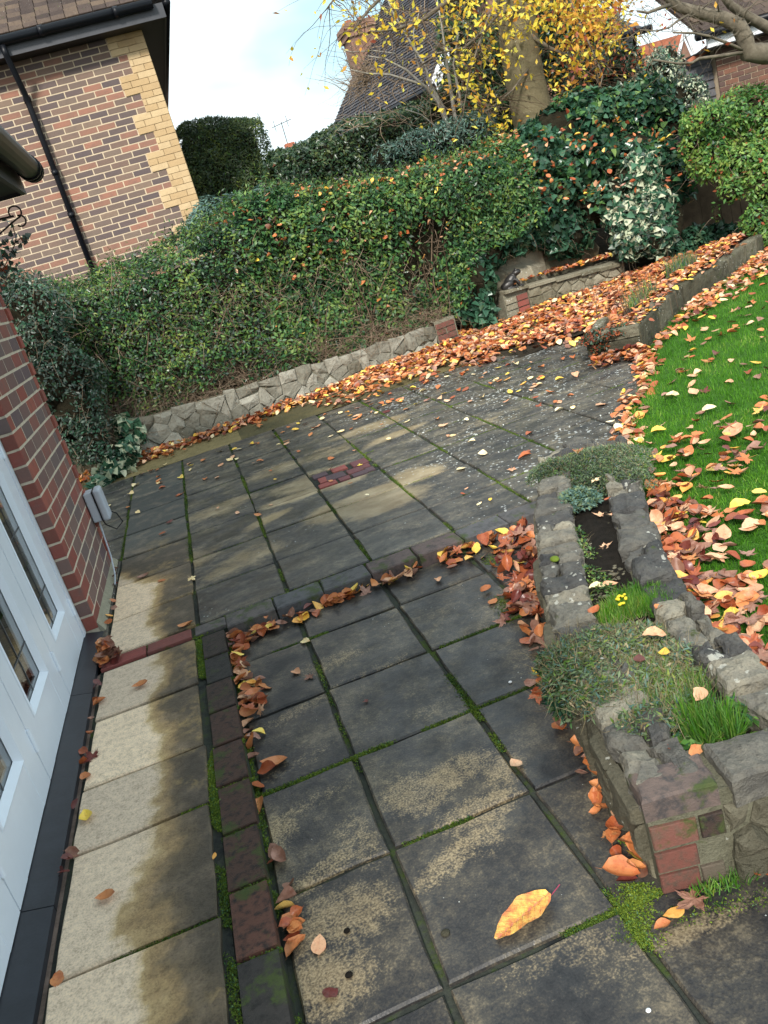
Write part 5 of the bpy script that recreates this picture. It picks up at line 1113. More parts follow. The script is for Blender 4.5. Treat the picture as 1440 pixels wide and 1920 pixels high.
# bare multi-stemmed sapling before the laurel hedge
sp_ = thing('bare_sapling', 'bare multi stemmed pale sapling standing before the laurel hedge and tiled roof', 'tree', (5.2, 12.2, .5))
m = MB(); YS = 12.2
for P_, r in [([(858, 290), (845, 250), (820, 190), (800, 165), (760, 130), (720, 110), (690, 105)], .035), ([(862, 285), (840, 230), (812, 170), (780, 155), (730, 140), (690, 138), (655, 130)], .03), ([(850, 270), (830, 200), (808, 160), (795, 120), (770, 80), (735, 20), (720, -20)], .03), ([(865, 280), (850, 200), (838, 120), (830, 60), (820, 0)], .035), ([(850, 290), (820, 240), (790, 215), (760, 205)], .012), ([(870, 270), (862, 180), (850, 120), (860, 60)], .03), ([(800, 165), (780, 110), (775, 60), (790, 10)], .012), ([(760, 130), (740, 100), (700, 95), (660, 98), (640, 92)], .01)]:
    limb(m, path(P_, YS, YS-.2), r, .006, 6)
m.build('trunk', MT['palebark'], sp_, True)
A, D = [], []
for _ in range(240): A.append(aty(rnd.uniform(650, 870), rnd.uniform(20, 240), YS-.1)); D.append((rnd.gauss(-.4, .8), rnd.gauss(0, .4), rnd.gauss(.5, .6)))
for _ in range(110): A.append(aty(690+rnd.gauss(0, 9), 140+rnd.gauss(0, 14), YS-.1)); D.append((rnd.gauss(-1, .5), rnd.gauss(0, .4), rnd.gauss(.2, .5)))
stems('twig', A, D, RG.uniform(.2, .7, len(A)), RG.uniform(.003, .007, len(A)), MT['twigpale'], sp_, 5, .6, 'stuff', .0)

# ================================================================== LAWN GRASS, MOSS, PLANTER PLANTS
def inpoly(x, y, P):
    c = np.zeros(len(x), bool); j = len(P)-1
    for i in range(len(P)):
        a, b = P[i], P[j]
        k = ((a[1] > y) != (b[1] > y)) & (x < (b[0]-a[0])*(y-a[1])/((b[1]-a[1]) or 1e-9)+a[0]); c ^= k; j = i
    return c
def seen(P, m=60):
    q = P-np.array([0, 0, CAM_Z]); z = q@np.array(F_); u = 720+FPX*(q@np.array(R_))/z; v = 960-FPX*(q@np.array(U_))/z
    return (z > .1) & (u > -m) & (u < 1440+m) & (v > -m) & (v < 1920+m)
n = 900000; x = RG.uniform(1.1, 8.5, n); y = RG.uniform(1.5, 9.6, n); ok = inpoly(x, y, LAWN) & (RG.random(n) < np.minimum(1, (2.6/np.hypot(x, y))**1.6)); P = np.stack([x, y, np.full(n, ZG-.004)], 1)[ok]
P = P[seen(P)]; P = P[:230000]
ds = np.hypot(P[:, 0], P[:, 1]); sz = .022+.004*ds
def blades(name, P, L, wdt, mats, wts, parent=None, lean=.45, kind='stuff', label=None, cat=None):
    n = len(P); a = RG.uniform(0, 6.283, n); tilt = abs(RG.normal(size=n))*lean; d = np.stack([np.cos(a)*np.sin(tilt), np.sin(a)*np.sin(tilt), np.cos(tilt)], 1)
    b = RG.uniform(0, 6.283, n); s = np.stack([np.cos(b), np.sin(b), np.zeros(n)], 1)*(wdt/2); L = (np.asarray(L)*np.ones(n)*RG.uniform(.55, 1.25, n))[:, None]
    mid = P+d*L*.55; dr_ = d.copy(); dr_[:, 2] -= .35; tip = mid+dr_*L*.5; s = s if s.ndim == 2 else s
    V = np.stack([P-s, P+s, mid+s*.8, mid-s*.8, tip], 1).reshape(-1, 3); F = (np.array([(0, 1, 2), (0, 2, 3), (3, 2, 4)])[None]+(np.arange(n)*5)[:, None, None]).reshape(-1, 3)
    mi = np.repeat(RG.choice(len(mats), n, p=np.array(wts)/sum(wts)), 3); o = link(name, mesh_np(name, V, F, mi), mats, parent); return tag(o, label, cat, None, kind)
blades('lawn_grass', P, sz, .0035+.0012*0, [G_GRASS], [1], None, .55, 'stuff', 'short bright green mown grass of the lawn, right of the planter', 'grass')
# moss in the joints
def along(A, B, n, w): t = RG.random(n); A, B = np.array(A, float), np.array(B, float); P = A+(B-A)*t[:, None]; P[:, :2] += RG.normal(size=(n, 2))*w; return P, t
ML = []
def ml(x0, y0, x1, y1, z, n, w=.008, th=.0): ML.append((x0, y0, x1, y1, z, n, w, th))
ml(-.398, 1.0, -.398, 3.74, ZU-.012, 8000, .0085, .1); ml(-.400, 2.2, -.396, 3.7, ZU-.010, 9000, .008, .1); ml(-.276, 1.0, -.276, 3.7, ZL, 4200, .006, .1)
for j, yy in enumerate([3.45-.25*i for i in range(10)]): ml(-.385, yy-.006, -.275, yy-.006, ZU-.012, 380, .004, -.6)
for x_ in (.06, .50, .945, 1.385, 1.83, 2.27): ml(x_, 3.9, x_, 7.9, ZU-.010, 5200, .008, .0)
for x_ in (-.40,): ml(x_, 4.9, x_, 7.9, ZU-.010, 5200, .012, -.4)
ml(-.855, 4.9, -.855, 7.9, ZU-.010, 5200, .014, -.5)
for y_ in ys[1:]: ml(-.4, y_, 2.8, y_, ZU-.010, 3600, .005, .05)
for y_ in (5.96, 6.5, 7.03): ml(1.4, y_, 3., y_, ZU-.010, 1600, .007, -.3)
ml(.491, 2.3, .491, 3.7, ZL-.008, 5200, .011, -.3); ml(.491, 1.0, .491, 2.3, ZL-.008, 2600, .007, -.1); ml(.06, 2.3, .06, 3.7, ZL-.01, 1000, .006, .1)
for y_, a_, b_ in ((2.415, -.27, .06), (2.415, .3, .8), (2.905, .5, 1.), (3.404, .35, .75), (1.927, .1, .6), (3.404, -.1, .2), (1.443, .35, .62)): ml(a_, y_, b_, y_, ZL-.008, 1500, .006, -.3)
ml(.06, 2.415, .19, 2.415, ZL-.006, 900, .006, -1)
ml(-.27, 3.87, 1.25, 3.868, ZU-.012, 2200, .006, -.1); ml(-.42, 3.745, -.26, 3.79, ZU-.012, 700, .008, -1)
for s in ((-.865, 2.40, -.425, 2.40), (-.865, 1.885, -.43, 1.885), (-.6, 3.26, -.43, 3.26)): ml(s[0]+.16, s[1], s[2], s[3], ZU-.012, 700, .004, 0)
ml(.62, 1.60, .47, 1.33, ZL-.006, 5200, .022, -.3); ml(.50, 1.3, .50, 1.0, ZL-.008, 1200, .009, -.2); ml(.58, 1.36, .95, 1.27, ZL-.008, 1600, .015, -.4)
ml(.66, 1.95, .60, 1.62, ZL-.006, 2200, .014, -.3); ml(1.0, 3.55, .82, 2.9, ZL-.004, 1600, .02, 0.)
PP = []
for (x0, y0, x1, y1, z, n, w_, th) in ML:
    P, t = along((x0, y0, z), (x1, y1, z), n, w_); k = nz3(P, 1.4, 55)+nz3(P, 4., 56)*.6; PP.append(P[k > th])
P = np.vstack(PP); P = P[seen(P)]; P = np.repeat(P, 2, 0); P[:, :2] += RG.normal(size=(len(P), 2))*.002; P[:, 2] += RG.uniform(0, .007, len(P))
cloud('joint_moss', P, np.tile([0, 0, 1.], (len(P), 1)), .0062, 'oval', [G_MOSS, G_HEDGE], [.85, .15], None, 1.1, 0, .4, 'stuff', 'bright green moss growing in the joints of the paving', 'moss')
# dark grit lumps along joints
# planter plants
def plant_pts(px, py, rx, ry, n, z=.27, dz=.05):
    c = g(px, py, z); out_ = []
    a = RG.uniform(0, 6.283, n); r = RG.random(n)**.5; x = c.x+np.cos(a)*r*rx; y = c.y+np.sin(a)*r*ry; h = (1-r**2)*dz; return np.stack([x, y, z-.01+h*RG.uniform(.5, 1.1, n)], 1)
def mat_plant(name, label, cat, spots, size, templ, mats, wts, n, dz=.06, tw=150, spread=.8):
    c = g(spots[0][0], spots[0][1], .28); t = thing(name, label, cat, (c.x, c.y, .25)); P = np.vstack([plant_pts(a, b, rx, ry, int(n*rx*ry/sum(s[2]*s[3] for s in spots))+1, (s_[0] if s_ else .27), dz) for (a, b, rx, ry, *s_) in spots])
    cloud('foliage', P, np.tile([0, 0, 1.], (len(P), 1)), size, templ, mats, wts, t, spread, .0)
    if tw: A = P[RG.choice(len(P), tw)]; stems('stem', A-np.array([0, 0, .01]), RG.normal(size=A.shape)+np.array([0, 0, .4]), RG.uniform(.03, .09, tw), .0011, G_DRY, t, 4, .5, 'stuff')
    return t
mat_plant('creeping_thyme', 'grey green creeping thyme spreading over the far tip of the stone planter', 'plant', [(1100, 868, .24, .20, .30), (1150, 860, .18, .18, .31), (1180, 880, .10, .12, .31), (1040, 880, .12, .14, .31), (1120, 900, .14, .2, .28), (1010, 900, .05, .1, .29), (1200, 900, .05, .1, .30)], .017, 'slim', [G_MAT, G_DUST, G_LIGHT, G_DRY], [.58, .27, .1, .05], 17000, .06, 500)
mat_plant('blue_green_sedum', 'small rounded blue green clump on the left stones of the planter', 'plant', [(1082, 938, .10, .10, .30)], .017, 'oval', [G_BLUE, G_MAT], [.6, .4], 2400, .06, 10)
mat_plant('trailing_heath', 'large grey green heath mat with brown stems over the near end of the planter', 'plant', [(1110, 1220, .16, .14, .29), (1180, 1215, .16, .16, .27), (1080, 1270, .10, .11, .31), (1150, 1290, .14, .13, .28), (1230, 1280, .12, .12, .27), (1060, 1240, .09, .09, .30), (1290, 1340, .10, .09, .27), (1210, 1350, .09, .07, .29), (1270, 1240, .10, .1, .28), (1120, 1300, .07, .05, .30)], .020, 'slim', [G_MAT, G_BLUE, G_DUST, G_LIGHT, G_DRY], [.45, .10, .13, .2, .12], 12500, .05, 1500)
mat_plant('spilling_sprigs', 'leafy green sprigs spilling over the planter side onto the leaf drift', 'plant', [(1050, 1290, .05, .07, .2), (1040, 1250, .05, .07, .27), (1065, 1330, .04, .06, .12), (1045, 1310, .04, .05, .15)], .022, 'oval', [G_IVY, G_MAT, G_HEDGE], [.4, .3, .3], 1500, .06, 60)
mat_plant('weed_sprigs', 'small weed seedlings on the bare soil along the left planter stones', 'plant', [(1110, 1080, .05, .12, .25), (1095, 1030, .03, .1, .26), (1130, 1110, .06, .05, .25), (1195, 1105, .03, .03, .25), (1085, 1000, .03, .06, .27)], .014, 'oval', [G_LIGHT, G_HEDGE, G_MAT], [.5, .3, .2], 800, .04, 60)
def tuft(name, label, spots, L, n, lean=.4, mats=None, w_=.0032):
    c = g(spots[0][0], spots[0][1], .27); t = thing(name, label, 'grass', (c.x, c.y, .25)); P = np.vstack([plant_pts(a, b, rx, ry, n_, z_, 0.) for (a, b, rx, ry, n_, z_) in spots]); o = blades('blade', P, L, w_, mats or [G_FRESH, G_LIGHT, G_GRASS], [.4, .2, .4], t, lean, 'stuff'); return t
tuft('grass_tuft', 'tuft of grass with small yellow flowers in the middle of the planter', [(1200, 1130, .09, .08, 1500, .255), (1160, 1150, .07, .06, 700, .255), (1240, 1140, .05, .05, 400, .255), (1160, 1175, .02, .02, 160, .26)], .065, 0, .4)
tuft('grass_tuft', 'long bright green grass clump behind the front right planter stones', [(1340, 1385, .05, .04, 420, .25), (1370, 1395, .03, .03, 260, .25), (1310, 1370, .04, .03, 160, .25)], .12, 0, .35, None, .004)
tuft('grass_tuft', 'fine sparse grass among the heath near the front planter wall', [(1250, 1310, .12, .12, 900, .27), (1200, 1270, .1, .1, 260, .27), (1290, 1290, .05, .08, 200, .27)], .07, 0, .5, [G_FRESH, G_DRY, G_LIGHT], .002)
tuft('grass_tuft', 'thin grass sprouting at the foot of the planter front among leaves', [(1380, 1655, .06, .02, 160, .04), (1320, 1680, .04, .02, 110, .04)], .05, 0, .5, None, .003)
mat_plant('clover_clump', 'round leaved green seedlings in front of the long grass clump in the planter', 'plant', [(1290, 1395, .05, .03, .26), (1250, 1400, .04, .025, .26), (1390, 1330, .03, .05, .28), (1330, 1410, .05, .02, .26)], .022, 'oval', [G_FRESH, G_IVY, G_LIGHT], [.5, .2, .3], 420, .03, 10)
flw = MB()
for _ in range(12): c = g(1168+rnd.gauss(0, 7), 1122+rnd.gauss(0, 5), .30); flw.ball(c, (.006, .006, .004), 6, 4)
tag(flw.build('flower_heads', MT['flower']), 'tiny yellow flowers above the grass tuft in the planter', 'flowers', kind='stuff')
mc = MB(); c = g(1040, 1048, .315); mc.ball(c, (.017, .022, .01), 10, 6); tag(mc.build('moss_cushion', G_MOSS), 'round yellow green moss cushion on a left planter stone', 'moss')
tuft('grass_tuft', 'pale tufts of grass in the leafy bed behind the concrete blocks', [(1290, 505, .12, .1, 260, .27), (1265, 515, .1, .08, 160, .27), (1215, 560, .1, .1, 120, .25), (1195, 580, .1, .1, 120, .22)], .22, 0, .4, [G_FRESH, G_BLUE, G_DRY], .006)
stx = thing('dead_stems', 'dry brown upright flower stems in the leafy bed beside the patio', 'plant', (3.7, 6.8, .25)); A = np.array([tuple(g(px, py, .22)) for px, py in [(1150, 620), (1165, 610), (1170, 600), (1190, 590), (1200, 580), (1180, 615), (1210, 600), (1220, 585), (1160, 585), (1205, 565), (1215, 570)]]*3)+RG.normal(size=(33, 3))*np.array([.1, .1, 0])
stems('stem', A, np.tile([.03, 0, 1.], (33, 1)), RG.uniform(.25, .5, 33), .0035, MT['twig'], stx, 4, .15)
rdp = thing('dark_cushion_plant', 'dark purple brown cushion plant spilling over the front blocks of the raised bed', 'plant', (3.1, 6.3, .3))
P = np.vstack([plant_pts(1120, 632, .16, .12, 1500, .29, .06), plant_pts(1160, 620, .16, .1, 1500, .3, .05), plant_pts(1125, 650, .07, .04, 700, .22, .03)]); cloud('foliage', P, np.tile([0, -.3, 1.], (len(P), 1)), .03, 'oval', [G_RED, G_DARK, G_DUST], [.4, .4, .2], rdp, .8)

# ================================================================== FALLEN LEAVES
def beech_mesh(k):
    r = random.Random(100+k); q = 1 if k > 2 else .35; cup, curl, fold = r.uniform(-.25, .6)*q, r.uniform(-.3, .8)*q, r.uniform(.05, .4)*q; st = 6; V = []; w0 = r.uniform(.27, .36); tw = r.uniform(-.4, .4)
    rows = []
    for i in range(st+1):
        t = i/st; w_ = w0*math.sin(math.pi*min(1, t**.8))**.75 if 0 < t < 1 else 0
        zc = curl*(t-.5)**2; row = []
        for s in ((-1, -.5, 0, .5, 1) if w_ else (0,)):
            x = s*w_; row.append((x*(1+(r.uniform(-.1, .1) if abs(s) == 1 else 0))+.03*math.sin(5*t+k), t+r.uniform(-.012, .012), zc+fold*abs(x)+cup*x*x*2+tw*x*(t-.5)+r.uniform(-.035, .035)*(1 if abs(s) == 1 else .3)))
        rows.append(row)
    F = []
    for row in rows: V += row
    # indices
    idx = []; c = 0
    for row in rows: idx.append(list(range(c, c+len(row)))); c += len(row)
    for a, b in zip(idx[:-1], idx[1:]):
        if len(a) == 1: F += [(a[0], b[i+1], b[i]) for i in range(4)]
        elif len(b) == 1: F += [(a[i], a[i+1], b[0]) for i in range(4)]
        else:
            for i in range(4): F += [(a[i], a[i+1], b[i+1]), (a[i], b[i+1], b[i])]
    n = len(V); V += [(-.009, .01, .0), (.009, .01, .0), (.012, -.2, .03+.05*curl)]; F.append((n, n+2, n+1))
    return np.array(V)*1., np.array(F)
def maple_mesh(k):
    r = random.Random(300+k); out_ = []; lob = [(-125, .52), (-68, .80), (0, 1.), (68, .80), (125, .52)]
    ang = []; 
    for i, (a, L) in enumerate(lob):
        for da, q in ((-20, .62), (-9, .76), (-8, .66), (0, 1.), (8, .66), (9, .76), (20, .62)): ang.append((a+da, L*q*r.uniform(.92, 1.08)))
        if i < 4: ang.append(((a+lob[i+1][0])/2, .36))
    V = [(0, 0, 0)]; c1, c2, c3 = r.uniform(-.3, .55), r.uniform(0, 6.28), r.uniform(-.15, .3)
    for a, L in ang:
        t = R(a); x, y = math.sin(t)*L*.62, math.cos(t)*L*.62; rr_ = x*x+y*y; V.append((x, y, c1*rr_+c3*math.sin(2*t+c2)*rr_+r.uniform(-.02, .02)))
    for a, L in ang:
        t = R(a); L2 = L*.5; x, y = math.sin(t)*L2*.62, math.cos(t)*L2*.62; V.append((x, y, -.02+c1*.2*(x*x+y*y)+.02*math.cos(R(a)*5)))
    n = len(ang); F = [(0, n+1+i, n+2+i) for i in range(n-1)]
    for i in range(n-1): F += [(n+1+i, 1+i, 2+i), (n+1+i, 2+i, n+2+i)]
    m = len(V); V += [(-.01, 0, 0), (.01, 0, 0), (.03, -.55, .08)]; F.append((m, m+2, m+1)); V = np.array(V); V[:, 1] += .25
    return V, np.array(F)
def big_leaf():
    V, F, st, nc = [], [], 18, 4
    for i in range(st+1):
        t = i/st; w_ = .27*math.sin(math.pi*(.02+.96*t)**.85)**.75*(1+.02*math.sin(t*23)+.015*math.sin(t*41))
        for j in range(-nc, nc+1):
            q = j/nc; x = q*w_; z = .14*abs(x)+.10*math.sin(t*5.5+1)*x+.012*abs(q)**3*math.sin(t*17+q*2)+.12*(t-.5)**2+.012*math.cos((t-abs(x)*.75)*2*math.pi*9)*(1-abs(q)**4)
            V.append((x+.05*math.sin(t*3.), t+(.008 if abs(q) == 1 else 0)*math.sin(t*40), .05+z-.02*math.exp(-(x/.02)**2)))
    m = 2*nc+1; F = []
    for i in range(st):
        for j in range(m-1): a = i*m+j; F += [(a, a+1, a+m+1), (a, a+m+1, a+m)]
    n = len(V)
    for k in range(5): V += [(-.010, .01-.055*k, .0+.012*k), (.010, .01-.055*k, .0+.012*k)]
    for k in range(4): F += [(n+2*k, n+2*k+1, n+2*k+3), (n+2*k, n+2*k+3, n+2*k+2)]
    return np.array(V), np.array(F)
BM = [big_leaf()]+[beech_mesh(k) for k in range(1, 7)]; MM = [maple_mesh(k) for k in range(5)]
def lm(i): return {n: k for k, (n, _) in enumerate(LC)}[i]
LEAVES = []        # pos, size, variant, colour, yaw, tilt(x,y), label, group
def leaf(p, size, kind='b', colr=None, label=None, grp=None, tilt=.18, pal=None, yaw=None, priority=0):
    v = 0 if size > .15 else rnd.randrange(1, 7) if kind == 'b' else 7+rnd.randrange(5)
    if colr is None: colr = rnd.choices(range(8), pal)[0]
    elif isinstance(colr, str): colr = lm(colr)
    tilt = min(tilt, .7)*.75; tx, ty = rnd.gauss(0, tilt), rnd.gauss(0, tilt)
    LEAVES.append((Vector(p), size, v, colr, rnd.uniform(0, 6.283) if yaw is None else yaw, tx, ty, label, grp, priority, kind))
#            orange rust peach yellow brown maroon cream golden
PAL_PATIO = [.22, .08, .22, .14, .04, .02, .20, .08]
PAL_BANK = [.30, .19, .17, .06, .16, .03, .03, .06]
PAL_DRIFT = [.28, .24, .1, .05, .22, .07, .01, .05]
PAL_LAWN = [.22, .12, .28, .05, .22, .04, .02, .05]
PAL_MAR = [.14, .22, .05, .01, .26, .30, 0, .02]
def drift(pts, wid, n, z, pal, zone, size=(.05, .085), heap=.03, tilt=.5, maple=0., side=0):
    L = [0]
    for a, b in zip(pts[:-1], pts[1:]): L.append(L[-1]+math.hypot(b[0]-a[0], b[1]-a[1]))
    for _ in range(n):
        s = rnd.uniform(0, L[-1]); i = max(j for j in range(len(pts)-1) if L[j] <= s); k = (s-L[i])/(L[i+1]-L[i]); a, b = pts[i], pts[i+1]
        ux, uy = (b[0]-a[0])/(L[i+1]-L[i]), (b[1]-a[1])/(L[i+1]-L[i]); o = abs(rnd.gauss(0, wid)) if side else rnd.gauss(0, wid); o = o*(side or 1)
        x, y = a[0]+(b[0]-a[0])*k-uy*o, a[1]+(b[1]-a[1])*k+ux*o; hh = heap*math.exp(-(o/(wid*1.2))**2)*rnd.random()
        kd = 'm' if rnd.random() < maple else 'b'; sz = rnd.uniform(*size)*(1.25 if kd == 'm' else 1)
        leaf((x, y, z+.006+hh), sz, kd, None, zone, zone, tilt, pal)
def field(poly, n, z, pal, zone, size=(.05, .085), tilt=.3, maple=0., dens=None, heap=0.):
    x0, x1 = min(p[0] for p in poly), max(p[0] for p in poly); y0, y1 = min(p[1] for p in poly), max(p[1] for p in poly); c = 0; guard = 0
    X = RG.uniform(x0, x1, n*8); Y = RG.uniform(y0, y1, n*8); ok = inpoly(X, Y, poly)
    if dens is not None: ok &= RG.random(len(X)) < dens(X, Y)
    for x, y in list(zip(X[ok], Y[ok]))[:n]:
        kd = 'm' if rnd.random() < maple else 'b'; sz = rnd.uniform(*size)*(1.35 if kd == 'm' else 1); zz = z(x, y) if callable(z) else z
        leaf((x, y, zz+.006+rnd.random()*heap), sz, kd, None, zone, zone, tilt, pal)
